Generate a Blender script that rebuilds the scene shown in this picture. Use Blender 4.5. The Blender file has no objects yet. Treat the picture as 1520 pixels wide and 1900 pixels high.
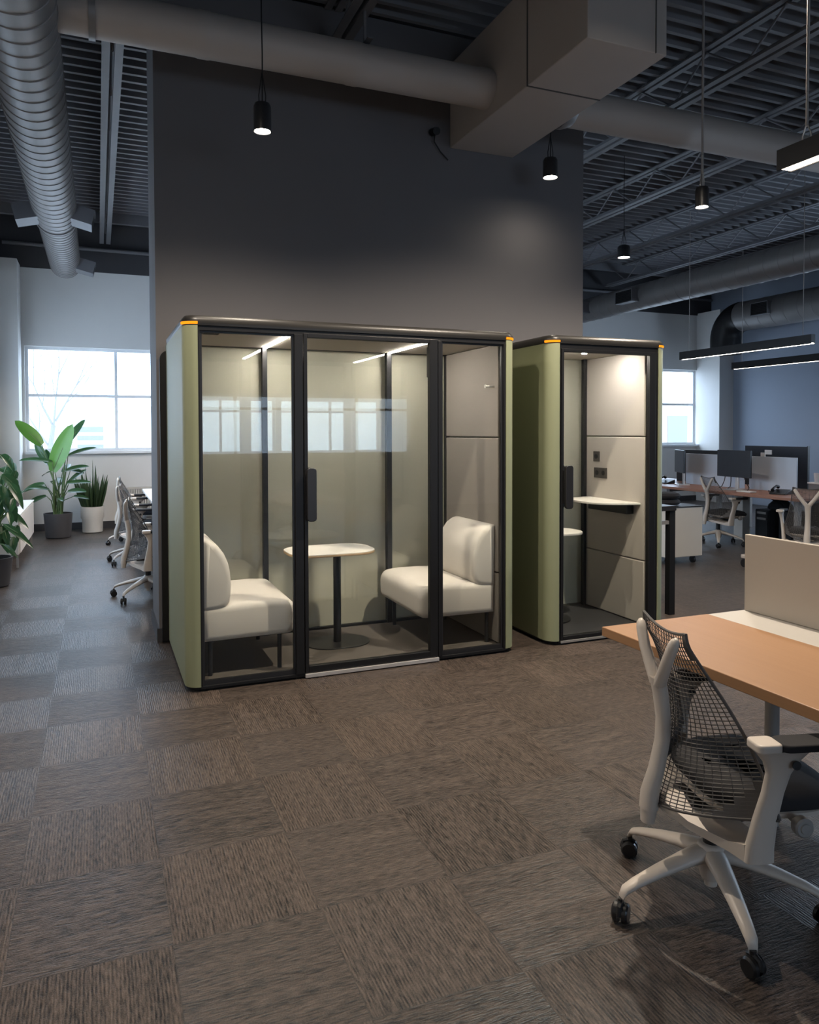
import bpy, bmesh, math, random
from mathutils import Vector, Matrix
random.seed(7)
PI = math.pi
S = bpy.context.scene
COL = S.collection
V = Vector

# ------------------------------------------------------------------ mesh helpers
class B:
    def __init__(s): s.bm = bmesh.new()
    def face(s, vs):
        try: return s.bm.faces.new(vs)
        except ValueError: return None
    def ring_loft(s, rings, cap=True, close=True):
        R = [[s.bm.verts.new(p) for p in r] for r in rings]
        n = len(R[0])
        for a, b in zip(R, R[1:]):
            for i in range(n if close else n-1):
                j = (i+1) % n
                s.face((a[i], a[j], b[j], b[i]))
        if cap:
            s.face(R[0][::-1]); s.face(R[-1])
        return s
    def box(s, x0, y0, z0, x1, y1, z1):
        return s.ring_loft([[(x0,y0,z0),(x1,y0,z0),(x1,y1,z0),(x0,y1,z0)],
                            [(x0,y0,z1),(x1,y0,z1),(x1,y1,z1),(x0,y1,z1)]])
    def tube(s, pts, r, seg=12, cap=True):
        pts = [V(p) for p in pts]
        rr = r if isinstance(r, (list, tuple)) else [r]*len(pts)
        rings = []; up = None
        for i, p in enumerate(pts):
            d = (pts[min(i+1, len(pts)-1)] - pts[max(i-1, 0)]).normalized()
            if up is None:
                up = V((0,0,1)) if abs(d.z) < .9 else V((1,0,0))
            a = d.cross(up).normalized(); b = a.cross(d).normalized(); up = b
            rings.append([p + (a*math.cos(t) + b*math.sin(t))*rr[i] for t in [2*PI*k/seg for k in range(seg)]])
        return s.ring_loft(rings, cap)
    def cyl(s, p, q, r, r2=None, seg=16): return s.tube([p, q], [r, r if r2 is None else r2], seg)
    def prism(s, poly, axis, a, b):
        def P(u, v, w): return (w,u,v) if axis == 'x' else (u,w,v) if axis == 'y' else (u,v,w)
        return s.ring_loft([[P(u,v,a) for u,v in poly], [P(u,v,b) for u,v in poly]])
    def lathe(s, prof, c=(0,0,0), seg=28, cap=True):
        return s.ring_loft([[(c[0]+r*math.cos(t), c[1]+r*math.sin(t), c[2]+z) for t in [2*PI*k/seg for k in range(seg)]] for r, z in prof], cap)
    def grid(s, f, nu, nv):
        G = [[s.bm.verts.new(f(i/nu, j/nv)) for i in range(nu+1)] for j in range(nv+1)]
        for j in range(nv):
            for i in range(nu): s.face((G[j][i], G[j][i+1], G[j+1][i+1], G[j+1][i]))
        return s

def rrect(x0, y0, x1, y1, r, n=6):
    P = []
    for cx, cy, a in ((x1-r,y1-r,0),(x0+r,y1-r,90),(x0+r,y0+r,180),(x1-r,y0+r,270)):
        for k in range(n+1):
            t = math.radians(a + 90*k/n); P.append((cx+r*math.cos(t), cy+r*math.sin(t)))
    return P

def rootloc(o):
    while o.parent: o = o.parent
    return V(o.location)

def mk(name, b, mat, parent=None, bev=0, seg=2, smooth=True, ang=35, fixn=True, sub=0, center=True):
    bm = b.bm
    if fixn: bmesh.ops.recalc_face_normals(bm, faces=bm.faces)
    me = bpy.data.meshes.new(name)
    off = V((0,0,0))
    if parent is not None: off = rootloc(parent)
    elif center and bm.verts:
        xs = [v.co for v in bm.verts]
        off = V(((min(v.x for v in xs)+max(v.x for v in xs))/2, (min(v.y for v in xs)+max(v.y for v in xs))/2, min(v.z for v in xs)))
    if off.length: bmesh.ops.translate(bm, verts=bm.verts, vec=-off)
    bm.to_mesh(me); bm.free()
    if smooth:
        me.polygons.foreach_set('use_smooth', [True]*len(me.polygons))
        me.set_sharp_from_angle(angle=math.radians(ang))
    o = bpy.data.objects.new(name, me); COL.objects.link(o)
    me.materials.append(mat)
    if parent is not None: o.parent = parent
    else: o.location = off
    if bev:
        m = o.modifiers.new('bevel', 'BEVEL'); m.width = bev; m.segments = seg; m.limit_method = 'ANGLE'; m.angle_limit = math.radians(40)
        m.harden_normals = False
    if sub:
        m = o.modifiers.new('sub', 'SUBSURF'); m.levels = sub; m.render_levels = sub
    return o

def tag(o, label, cat, group=None, kind=None):
    o['label'] = label; o['category'] = cat
    if group: o['group'] = group
    if kind: o['kind'] = kind
    return o
def thing(name, loc, label, cat, group=None, rz=0):
    o = bpy.data.objects.new(name, None); COL.objects.link(o)
    o.empty_display_size = .1
    o.location = loc; o.rotation_euler = (0,0,rz)
    return tag(o, label, cat, group)
def struct(o, label=None):
    o['kind'] = 'structure'
    if label: o['label'] = label
    return o
def copy_tree(o, parent=None):
    c = o.copy(); COL.objects.link(c)
    if parent is not None: c.parent = parent
    for ch in list(o.children): copy_tree(ch, c)
    return c

# ------------------------------------------------------------------ material helpers
def newmat(name):
    m = bpy.data.materials.new(name); m.use_nodes = True
    nt = m.node_tree; nt.nodes.clear()
    out = nt.nodes.new('ShaderNodeOutputMaterial')
    return m, nt, out
def N(nt, t, **kw):
    n = nt.nodes.new(t)
    for k, v in kw.items():
        if k in ('operation','data_type','blend_type','noise_dimensions','interpolation_type'): setattr(n, k, v)
        else: n.inputs[k].default_value = v
    return n
def math_(nt, op, a, b=None, c=None):
    n = nt.nodes.new('ShaderNodeMath'); n.operation = op
    for i, x in enumerate((a, b, c)):
        if x is None: continue
        if hasattr(x, 'is_linked'): nt.links.new(x, n.inputs[i])
        else: n.inputs[i].default_value = x
    return n.outputs[0]
def mixc(nt, fac, a, b):
    n = nt.nodes.new('ShaderNodeMix'); n.data_type = 'RGBA'
    for sock, x in ((n.inputs[0], fac), (n.inputs[6], a), (n.inputs[7], b)):
        if hasattr(x, 'is_linked'): nt.links.new(x, sock)
        else: sock.default_value = x if not isinstance(x, tuple) or len(x) == 4 else (*x, 1)
    return n.outputs[2]

def paint(name, col, rough=.6, metal=0, var=.08, scale=6, bump=0, bscale=120, spec=.5, stretch=(1,1,1), sheen=0):
    m, nt, out = newmat(name)
    p = N(nt, 'ShaderNodeBsdfPrincipled'); p.inputs['Roughness'].default_value = rough
    p.inputs['Metallic'].default_value = metal; p.inputs['Specular IOR Level'].default_value = spec
    if sheen: p.inputs['Sheen Weight'].default_value = sheen
    tc = nt.nodes.new('ShaderNodeTexCoord'); mp = nt.nodes.new('ShaderNodeMapping')
    mp.inputs['Scale'].default_value = stretch
    nt.links.new(tc.outputs['Object'], mp.inputs[0])
    nz = N(nt, 'ShaderNodeTexNoise', Scale=scale, Detail=4.0)
    nt.links.new(mp.outputs[0], nz.inputs['Vector'])
    a = tuple(c*(1-var) for c in col); b = tuple(min(1, c*(1+var)) for c in col)
    nt.links.new(mixc(nt, nz.outputs[0], a, b), p.inputs['Base Color'])
    if bump:
        n2 = N(nt, 'ShaderNodeTexNoise', Scale=bscale, Detail=2.0); nt.links.new(mp.outputs[0], n2.inputs['Vector'])
        bp = N(nt, 'ShaderNodeBump', Strength=bump, Distance=.002)
        nt.links.new(n2.outputs[0], bp.inputs['Height']); nt.links.new(bp.outputs[0], p.inputs['Normal'])
    nt.links.new(p.outputs[0], out.inputs[0])
    return m

def glassmat(name, tint=(.93,.96,.94), f0=.045, f1=.9, rough=.0):
    m, nt, out = newmat(name)
    tr = N(nt, 'ShaderNodeBsdfTransparent'); tr.inputs[0].default_value = (*tint, 1)
    gl = N(nt, 'ShaderNodeBsdfGlossy'); gl.inputs['Roughness'].default_value = rough
    lw = N(nt, 'ShaderNodeLayerWeight', Blend=.5)
    f = math_(nt, 'POWER', lw.outputs['Facing'], 5.0)
    f = math_(nt, 'MULTIPLY_ADD', f, f1, f0)
    mx = nt.nodes.new('ShaderNodeMixShader')
    nt.links.new(f, mx.inputs[0]); nt.links.new(tr.outputs[0], mx.inputs[1]); nt.links.new(gl.outputs[0], mx.inputs[2])
    nt.links.new(mx.outputs[0], out.inputs[0])
    return m
def emit(name, col, k):
    m, nt, out = newmat(name)
    e = N(nt, 'ShaderNodeEmission', Strength=k); e.inputs[0].default_value = (*col, 1)
    nt.links.new(e.outputs[0], out.inputs[0]); return m

def carpet_mat():
    m, nt, out = newmat('carpet_tiles')
    L = nt.links.new
    p = N(nt, 'ShaderNodeBsdfPrincipled'); p.inputs['Roughness'].default_value = .36; p.inputs['Specular IOR Level'].default_value = .22; p.inputs['Specular Tint'].default_value = (.55,.80,1,1); p.inputs['Sheen Weight'].default_value = .04; p.inputs['Sheen Tint'].default_value = (.62,.82,1,1); p.inputs['Sheen Roughness'].default_value = .4  # cool tints put the window's blue daylight sheen into the carpet
    geo = nt.nodes.new('ShaderNodeNewGeometry'); sx = nt.nodes.new('ShaderNodeSeparateXYZ'); L(geo.outputs['Position'], sx.inputs[0])
    x = math_(nt, 'MULTIPLY', math_(nt, 'SUBTRACT', sx.outputs[0], .19), 1/.456)
    y = math_(nt, 'MULTIPLY', math_(nt, 'SUBTRACT', sx.outputs[1], 2.33), 1/.5)
    cx = math_(nt, 'FLOOR', x); cy = math_(nt, 'FLOOR', y)
    par = math_(nt, 'MODULO', math_(nt, 'ADD', math_(nt, 'ADD', cx, cy), 200.0), 2.0)   # 0 / 1
    par = math_(nt, 'GREATER_THAN', par, .5)
    # run direction: u across the ribs, v along them
    def sel(a, b):
        return math_(nt, 'ADD', math_(nt, 'MULTIPLY', par, a), math_(nt, 'MULTIPLY', math_(nt, 'SUBTRACT', 1.0, par), b))
    u = sel(sx.outputs[1], sx.outputs[0]); v = sel(sx.outputs[0], sx.outputs[1])
    cb = nt.nodes.new('ShaderNodeCombineXYZ'); L(cx, cb.inputs[0]); L(cy, cb.inputs[1])
    wn = nt.nodes.new('ShaderNodeTexWhiteNoise'); wn.noise_dimensions = '2D'; L(cb.outputs[0], wn.inputs['Vector'])
    def noise(su, sv, sc, det):
        c = nt.nodes.new('ShaderNodeCombineXYZ')
        L(math_(nt, 'MULTIPLY', u, su), c.inputs[0]); L(math_(nt, 'MULTIPLY', v, sv), c.inputs[1])
        L(math_(nt, 'MULTIPLY', wn.outputs[0], 37.0), c.inputs[2])
        n = N(nt, 'ShaderNodeTexNoise', Scale=sc, Detail=det); L(c.outputs[0], n.inputs['Vector'])
        return n.outputs[0]
    fine = noise(170, 24, 1.0, 3.0)
    streak = noise(26, 1.6, 1.0, 3.0)
    tuft = noise(260, 200, 1.0, 1.0)
    rib = math_(nt, 'SINE', math_(nt, 'MULTIPLY', u, 2*PI/.0105))
    # tiles with par=0 (ribs towards the window) are crisper
    ribw = math_(nt, 'MULTIPLY_ADD', math_(nt, 'SUBTRACT', 1.0, par), .13, .04)
    h = math_(nt, 'ADD', math_(nt, 'MULTIPLY', math_(nt, 'SUBTRACT', fine, .5), 1.9), math_(nt, 'MULTIPLY', math_(nt, 'SUBTRACT', streak, .5), .65))
    h = math_(nt, 'ADD', h, math_(nt, 'MULTIPLY', math_(nt, 'SUBTRACT', tuft, .5), .7))
    h = math_(nt, 'ADD', h, math_(nt, 'MULTIPLY', rib, ribw))
    h = math_(nt, 'ADD', h, math_(nt, 'MULTIPLY', math_(nt, 'SUBTRACT', wn.outputs[0], .5), .13))
    h = math_(nt, 'ADD', h, math_(nt, 'MULTIPLY_ADD', math_(nt, 'SUBTRACT', 1.0, par), .06, .42))
    cl = nt.nodes.new('ShaderNodeClamp'); L(h, cl.inputs[0])
    colr = mixc(nt, cl.outputs[0], CARPET_D, CARPET_L)
    # seams
    fx = math_(nt, 'ABSOLUTE', math_(nt, 'SUBTRACT', math_(nt, 'FRACT', x), .5)); fy = math_(nt, 'ABSOLUTE', math_(nt, 'SUBTRACT', math_(nt, 'FRACT', y), .5))
    sm = math_(nt, 'GREATER_THAN', math_(nt, 'MAXIMUM', fx, fy), .4955)
    colr = mixc(nt, math_(nt, 'MULTIPLY', sm, .35), colr, (.03,.027,.025))
    L(colr, p.inputs['Base Color'])
    bp = N(nt, 'ShaderNodeBump', Strength=.35, Distance=.004); L(h, bp.inputs['Height']); L(bp.outputs[0], p.inputs['Normal'])
    L(p.outputs[0], out.inputs[0])
    return m

def wood_mat(name, c1, c2, c3):
    m, nt, out = newmat(name); L = nt.links.new
    p = N(nt, 'ShaderNodeBsdfPrincipled'); p.inputs['Roughness'].default_value = .42; p.inputs['Specular IOR Level'].default_value = .4
    geo = nt.nodes.new('ShaderNodeNewGeometry'); mp = nt.nodes.new('ShaderNodeMapping'); mp.inputs['Scale'].default_value = (14, .9, 14)
    L(geo.outputs['Position'], mp.inputs[0])
    n1 = N(nt, 'ShaderNodeTexNoise', Scale=1.6, Detail=6.0, Distortion=.6); L(mp.outputs[0], n1.inputs['Vector'])
    mp2 = nt.nodes.new('ShaderNodeMapping'); mp2.inputs['Scale'].default_value = (160, 3, 160); L(geo.outputs['Position'], mp2.inputs[0])
    n2 = N(nt, 'ShaderNodeTexNoise', Scale=1.0, Detail=3.0); L(mp2.outputs[0], n2.inputs['Vector'])
    a = mixc(nt, n1.outputs[0], c1, c2)
    f = math_(nt, 'MULTIPLY', n2.outputs[0], .45)
    L(mixc(nt, f, a, c3), p.inputs['Base Color'])
    L(p.outputs[0], out.inputs[0]); return m

def leaf_mat(name, c1, c2, rough=.35):
    m, nt, out = newmat(name); L = nt.links.new
    p = N(nt, 'ShaderNodeBsdfPrincipled'); p.inputs['Roughness'].default_value = rough
    tc = nt.nodes.new('ShaderNodeTexCoord'); nz = N(nt, 'ShaderNodeTexNoise', Scale=5.0, Detail=3.0); L(tc.outputs['Object'], nz.inputs['Vector'])
    c = mixc(nt, nz.outputs[0], c1, c2); L(c, p.inputs['Base Color'])
    t = nt.nodes.new('ShaderNodeBsdfTranslucent'); L(c, t.inputs[0])
    mx = N(nt, 'ShaderNodeMixShader', Fac=.25); L(p.outputs[0], mx.inputs[1]); L(t.outputs[0], mx.inputs[2])
    L(mx.outputs[0], out.inputs[0]); return m

CARPET_D = (.0135,.0098,.0074); CARPET_L = (.130,.099,.080)
M = {}
M['carpet'] = carpet_mat()
M['pod_carpet'] = paint('pod_carpet', (.115,.10,.09), .95, var=.35, scale=220, bump=.4, bscale=400)
M['wall_white'] = paint('wall_white', (.72,.71,.69), .85, var=.02)
M['wall_dark'] = paint('wall_dark', (.122,.118,.124), .8, var=.05, scale=2)
M['wall_blue'] = paint('wall_blue', (.34,.39,.48), .7, var=.04, scale=2)
M['band_dark'] = paint('band_dark', (.045,.045,.05), .8)
M['base_dark'] = paint('base_dark', (.04,.04,.045), .6)
M['deck'] = paint('deck', (.15,.15,.16), .55, var=.15, scale=3)
M['steel'] = paint('joist_steel', (.13,.13,.14), .5, var=.12)
M['duct'] = paint('duct_metal', (.20,.19,.187), .45, metal=.4, var=.1, scale=3)
M['duct_flat'] = paint('duct_painted', (.37,.33,.30), .6, metal=.1, var=.06, scale=2)
M['duct_seam'] = paint('duct_seam', (.06,.06,.06), .6)
M['black'] = paint('black_metal', (.010,.010,.011), .45, var=.1, spec=.3)
M['black_sat'] = paint('black_satin', (.018,.018,.02), .4, var=.1, spec=.35)
M['roofblk'] = paint('roof_black', (.016,.015,.014), .38, var=.1, spec=.35)
M['green'] = paint('green_panel', (.26,.28,.17), .55, var=.03, bump=.05, bscale=300)
M['fabric'] = paint('beige_fabric', (.26,.23,.21), .95, var=.05, scale=160, bump=.25, bscale=500, sheen=.1)
M['fabric_lit'] = paint('fabric_lit', (.50,.46,.42), .95, var=.05, scale=160, bump=.25, bscale=500, sheen=.1)  # same beige fabric, lightened to carry the phone booth's brighter light
M['socket'] = paint('socket_plate', (.055,.05,.046), .4)
M['sofa'] = paint('sofa_fabric', (.72,.675,.63), .95, var=.06, scale=190, bump=.25, bscale=600, sheen=.15)
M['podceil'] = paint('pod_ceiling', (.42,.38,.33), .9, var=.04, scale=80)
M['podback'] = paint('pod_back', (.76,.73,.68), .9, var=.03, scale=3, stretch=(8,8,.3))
M['glass'] = glassmat('pod_glass', (.95,.96,.945), .016, .5)
M['glass_rear'] = glassmat('rear_glass', (.93,.935,.905), .05, .6)
M['winglass'] = glassmat('window_glass', (.97,.98,.98), .03, .3)
M['silver'] = paint('silver', (.72,.70,.68), .35, metal=.6)
M['led'] = emit('led_strip', (1,.92,.83), 130)
M['puck'] = emit('led_puck', (1,.93,.86), 850)
M['orange'] = emit('status_orange', (1,.30,.012), 1.5)
M['lamp'] = emit('lamp_disc', (1,.90,.76), 60)
M['linear'] = emit('linear_led', (1,.88,.77), 28)
M['linear_fill'] = emit('linear_led_fill', (1,.87,.75), 230)  # drives the added fill lamp behind the dark wall
M['linear_near'] = emit('linear_led_near', (1,.84,.66), 9)
M['white_lam'] = paint('white_laminate', (.80,.77,.73), .4, var=.02)
M['strip'] = paint('grey_white_laminate', (.46,.44,.41), .45, var=.02)
M['ply'] = wood_mat('plywood_edge', (.52,.36,.22), (.62,.45,.29), (.4,.26,.15))
M['oak'] = wood_mat('desk_oak', (.32,.172,.085), (.375,.212,.110), (.235,.118,.056))
M['redwood'] = wood_mat('desk_cherry', (.30,.14,.09), (.38,.19,.12), (.22,.10,.07))
M['chair_pale'] = paint('chair_pale', (.53,.475,.42), .4, var=.03)
M['chair_mesh'] = paint('chair_mesh', (.075,.07,.068), .5, var=.1)
M['cushion'] = paint('black_cushion', (.014,.014,.017), .9, var=.2, scale=120, bump=.2, bscale=500)
M['rubber'] = paint('black_plastic', (.012,.012,.013), .3)
M['divider'] = paint('frosted_divider', (.36,.325,.285), .42, var=.02)
M['frost'] = paint('frosted_panel', (.60,.67,.76), .35, var=.03)
M['screen'] = paint('screen_black', (.03,.035,.045), .22)
M['paper'] = paint('paper', (.8,.8,.8), .8)
M['grey'] = paint('grey_metal', (.28,.27,.26), .45, metal=.2)
M['beige'] = paint('beige_lacquer', (.55,.52,.47), .5, var=.03)
M['winframe'] = paint('window_frame', (.82,.84,.86), .5)
M['potdark'] = paint('pot_dark', (.055,.052,.055), .7, var=.12)
M['potwhite'] = paint('pot_white', (.70,.66,.60), .7, var=.04)
M['soil'] = paint('soil', (.03,.022,.016), 1, var=.4, scale=60)
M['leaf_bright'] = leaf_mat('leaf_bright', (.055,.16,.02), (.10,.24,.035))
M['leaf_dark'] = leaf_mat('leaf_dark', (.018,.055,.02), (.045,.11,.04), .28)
M['leaf_snake'] = leaf_mat('leaf_snake', (.025,.05,.025), (.08,.13,.055), .4)
M['stalk'] = paint('stalk', (.09,.14,.05), .6)
M['bark'] = paint('bark', (.22,.22,.225), .9)
M['bldg'] = paint('facade', (.62,.62,.61), .9)
M['bldg_dark'] = paint('facade_glass', (.20,.21,.23), .6)
M['ground'] = paint('ground', (.5,.5,.5), .95)
M['cable'] = paint('cable_grey', (.33,.30,.28), .4, metal=.3)
M['wire'] = paint('wire_steel', (.6,.55,.5), .3, metal=.9)

# ------------------------------------------------------------------ room shell
ZD = 4.85
def wall_holes(axis, p0, p1, a0, a1, z0, z1, holes):
    b = B()
    A = sorted({a0, a1, *[h[0] for h in holes], *[h[1] for h in holes]})
    Zs = sorted({z0, z1, *[h[2] for h in holes], *[h[3] for h in holes]})
    for u0, u1 in zip(A, A[1:]):
        for w0, w1 in zip(Zs, Zs[1:]):
            cu, cw = (u0+u1)/2, (w0+w1)/2
            if any(h[0] < cu < h[1] and h[2] < cw < h[3] for h in holes): continue
            if axis == 'y': b.box(u0, p0, w0, u1, p1, w1)
            else: b.box(p0, u0, w0, p1, u1, w1)
    bmesh.ops.remove_doubles(b.bm, verts=b.bm.verts, dist=1e-5)
    return b

struct(mk('floor', B().box(-1.7,-5.4,-.12, 13.0,13.5,0), M['carpet'], smooth=False), 'brown grey carpet tiles laid in alternating directions')
# corrugated deck
b = B(); pr = []
per = .165; y = -5.3
while y < 13.35:
    pr += [(y, ZD+.075), (y+.105, ZD+.075), (y+.115, ZD), (y+.155, ZD)]
    y += per
pr = pr + [(y, ZD+.075), (y, ZD+.15), (-5.3, ZD+.15)]
b.prism(pr, 'x', -1.7, 13.0)
struct(mk('ceiling', b, M['deck'], smooth=False), 'dark corrugated metal roof deck')

WFAR = 13.07
far_holes = [(-1.03, 1.9, 1.24, 2.88), (10.2, 12.30, 1.24, 2.88)]
struct(mk('wall_far', wall_holes('y', WFAR, WFAR+.3, -1.7, 13.0, 0, 4.08, far_holes), M['wall_white'], smooth=False))
struct(mk('wall_far_upper', B().box(-1.7, WFAR-.02, 4.08, 13.0, WFAR+.3, ZD), M['band_dark'], smooth=False))
right_holes = [(1.2,3.9,1.0,2.9),(4.3,7.0,1.0,2.9),(7.3,9.9,1.0,2.9)]  # openings added out of view to bring daylight onto the right side
left_holes = [(y0, y0+2.3, 1.0, 2.9) for y0 in (7.1, 9.6)]
struct(mk('wall_left', wall_holes('x', -1.65, -1.35, -5.3, WFAR, 0, ZD, left_holes), M['wall_white'], smooth=False))
struct(mk('wall_right', wall_holes('x', 12.66, 13.0, -5.3, WFAR+.3, 0, ZD, right_holes), M['wall_blue'], smooth=False))
back_holes = [(1.25+2.4*k, 3.55+2.4*k, 1.08, 2.25) for k in range(2)]
struct(mk('wall_back', wall_holes('y', -5.4, -5.1, -1.7, 13.0, 0, ZD, back_holes), M['wall_white'], smooth=False))
struct(mk('wall_middle', B().box(.40, 5.79, 0, 4.10, 6.45, ZD), M['wall_dark'], smooth=False), 'dark grey feature wall behind the two booths')
struct(mk('wall_column_left', B().box(-1.35, 12.55, 0, -1.07, WFAR, 4.10), M['wall_white'], smooth=False), 'white column left of the window')
struct(mk('wall_column_right', B().box(12.27, 12.4, 0, 12.69, WFAR, 4.12), M['wall_white'], smooth=False), 'white column right of the window')
struct(mk('baseboard_far', B().box(-1.07, WFAR-.015, 0, 12.27, WFAR, .11), M['base_dark'], smooth=False))
bb = B().box(.385, 5.80, .0, .40, 6.46, .10); bb.box(.385, 5.775, 0, 4.11, 5.79, .10); bb.box(4.10, 5.775, 0, 4.115, 6.46, .10)
struct(mk('baseboard_middle', bb, M['base_dark'], smooth=False))
struct(mk('trim_1', B().cyl((-1.3, 12.98, 4.42), (12.6, 12.98, 4.42), .03), M['steel']), 'pipe along the dark band over the far wall')
struct(mk('trim_2', B().box(-1.3, 12.35, 4.70, 12.6, 12.43, 4.85), M['steel']), 'steel angle where the deck meets the far wall')

def window(n, axis, p, a0, a1, z0, z1, mull, trans, label):
    """frame and panes; p = plane position"""
    b = B(); t = .045; d = .06
    def bx(u0, u1, w0, w1, e=0):
        if axis == 'y': b.box(u0, p-d/2-e, w0, u1, p+d/2+e, w1)
        else: b.box(p-d/2-e, u0, w0, p+d/2+e, u1, w1)
    bx(a0, a0+t, z0, z1); bx(a1-t, a1, z0, z1); bx(a0+t, a1-t, z0, z0+t); bx(a0+t, a1-t, z1-t, z1)
    for m in mull: bx(m-t/2, m+t/2, z0+t, z1-t, .004)
    for q in trans: bx(a0+t, a1-t, q-t/2, q+t/2, .002)
    o = mk('window_%d' % n, b, M['winframe'], smooth=False); struct(o, label)
    g = B()
    if axis == 'y': g.box(a0+t, p-.005, z0+t, a1-t, p+.005, z1-t)
    else: g.box(p-.005, a0+t, z0+t, p+.005, a1-t, z1-t)
    mk('window_pane', g, M['winglass'], o, smooth=False)
    # portal for daylight
    ld = bpy.data.lights.new('window_daylight', 'AREA'); ld.shape = 'RECTANGLE'; ld.size = (a1-a0); ld.size_y = z1-z0
    ld.cycles.is_portal = True
    lo = bpy.data.objects.new('window_daylight', ld); COL.objects.link(lo)
    ca, cz = (a0+a1)/2, (z0+z1)/2
    return lo, ca, cz
def portal(lo, loc, d):
    lo.location = loc; lo.rotation_euler = V(d).to_track_quat('-Z', 'Z').to_euler()
k = 1
for (a0,a1,z0,z1), mull in zip(far_holes, ([.285], [11.1])):
    lo, ca, cz = window(k, 'y', WFAR+.12, a0, a1, z0, z1, mull, [2.12], 'white framed window in the far wall'); portal(lo, (ca, WFAR+.32, cz), (0,-1,0)); k += 1
for a0,a1,z0,z1 in left_holes:
    lo, ca, cz = window(k, 'x', -1.5, a0, a1, z0, z1, [(a0+a1)/2], [2.12], 'window in the left wall'); portal(lo, (-1.67, ca, cz), (1,0,0)); k += 1
for a0,a1,z0,z1 in right_holes:
    lo, ca, cz = window(k, 'x', 12.8, a0, a1, z0, z1, [(a0+a1)/2], [2.12], 'added window in the right wall, out of view'); portal(lo, (13.02, ca, cz), (-1,0,0)); k += 1
for a0,a1,z0,z1 in back_holes:
    lo, ca, cz = window(k, 'y', -5.25, a0, a1, z0, z1, [(a0+a1)/2], [1.98], 'window in the rear wall'); portal(lo, (ca, -5.42, cz), (0,1,0)); k += 1
# window sills
struct(mk('trim_3', B().box(-1.03, 12.98, 1.20, 1.9, 13.12, 1.24), M['winframe']), 'sill of the left far window')
struct(mk('trim_4', B().box(10.2, 12.98, 1.20, 12.27, 13.12, 1.24), M['winframe']), 'sill of the right far window')

# ------------------------------------------------------------------ outside
struct(mk('ground_outside', B().box(-60, 13.6, -.6, 90, 140, -.5), M['ground'], smooth=False))
def bldg(name, x0, y0, x1, y1, z1, label, bands):
    t = thing(name, ((x0+x1)/2, y0, -.5), label, 'building')
    mk('facade', B().box(x0, y0, -.5, x1, y1, z1), M['bldg'], t, smooth=False)
    for (a, b_, c, d) in bands: mk('window_band', B().box(a, y0-.05, c, b_, y0+.02, d), M['bldg_dark'], t, smooth=False)
    mk('parapet', B().box(x0-.2, y0-.2, z1, x1+.2, y1, z1+.4), M['bldg'], t, smooth=False)
bldg('office_building', -6, 70, 30, 80, 3.4, 'pale office block with dark window bands seen through the left window', [(-1.61, .45, 1.55, 2.0), (-1.61, .45, .85, 1.25), (-1.61, .45, .15, .5)])
bldg('storage_building', 30, 40, 70, 50, 3.3, 'low pale building with blue-grey shutter seen through right window', [(35.1, 36.95, .5, 2.55)])
# bare tree
t = thing('bare_tree', (-1.3, 24, -.5), 'leafless winter tree outside the left window', 'tree')
def branch(b, p, d, L, r, lv):
    q = p + d*L*.5 + V((random.uniform(-.05,.05), random.uniform(-.05,.05), 0))*L; e = q + (d + V((0,0,.12))).normalized()*L*.5
    b.tube([p, q, e], [r, r*.8, r*.6], 6)
    if lv == 0: return
    for k in range(3 if lv > 1 else 2):
        a = random.uniform(0, 2*PI); s = random.uniform(.3, .6)
        nd = (d + V((math.cos(a)*s, math.sin(a)*s, random.uniform(.0,.3)))).normalized()
        branch(b, e if k else q, nd, L*random.uniform(.55,.75), r*.55, lv-1)
tb = B(); tb.tube([(-1.32,24,-.5),(-1.28,24,1.0),(-1.17,24,1.75)], [.09,.075,.06], 8)
mk('trunk', tb, M['bark'], t)
tb = B()
for p0, d, L in (((-1.17,24,1.7),(.13,0,1),1.5), ((-1.17,24,1.7),(-.42,.1,1),1.3), ((-1.12,24,1.85),(.62,.1,1),1.2), ((-1.27,24,1.1),(-.5,0,.8),1.0)): branch(tb, V(p0), V(d).normalized(), L, .035, 3)
mk('branches', tb, M['bark'], t)

# ------------------------------------------------------------------ ceiling joists
def joist(x, label, ye=12.9):
    t = thing('steel_joist', (x, 3.8, 4.5), label, 'joist', 'steel joists under the roof deck')
    b = B()
    for s in (-1, 1):
        x0, x1 = (x+.018, x+.08) if s > 0 else (x-.08, x-.018)
        b.box(x0, -5.0, 4.50, x1, ye, 4.512)
        xa, xb = (x+.018, x+.030) if s > 0 else (x-.030, x-.018)
        b.box(xa, -5.0, 4.512, xb, ye, 4.56)
    mk('bottom_chord', b, M['steel'], t, smooth=False)
    b = B()
    b.box(x-.07, -5.0, 4.83, x-.015, ye, 4.845); b.box(x+.015, -5.0, 4.83, x+.07, ye, 4.845)
    mk('top_chord', b, M['steel'], t, smooth=False)
    b = B(); y = -4.9; up = True; pts = []
    while y < ye:
        pts.append((x, y, 4.83 if up else 4.53)); up = not up; y += .42
    for p, q in zip(pts, pts[1:]): b.cyl(p, q, .011, seg=6)
    mk('web', b, M['steel'], t)
jl = ['pale steel joist left of the dark wall, beside the big spiral duct', 'steel joist running into the dark wall above the larger booth',
      'steel joist above the square duct, mostly hidden', 'first steel joist right of the dark wall, passing over the square duct side',
      'second steel joist right of the dark wall', 'third steel joist right of the dark wall', 'steel joist beside the right-hand spiral duct',
      'steel joist nearest the blue-grey wall']
for k in range(8):
    if k == 2: continue
    joist(.145+1.6*k, jl[k], 5.775 if k == 1 else 12.9)

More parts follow.
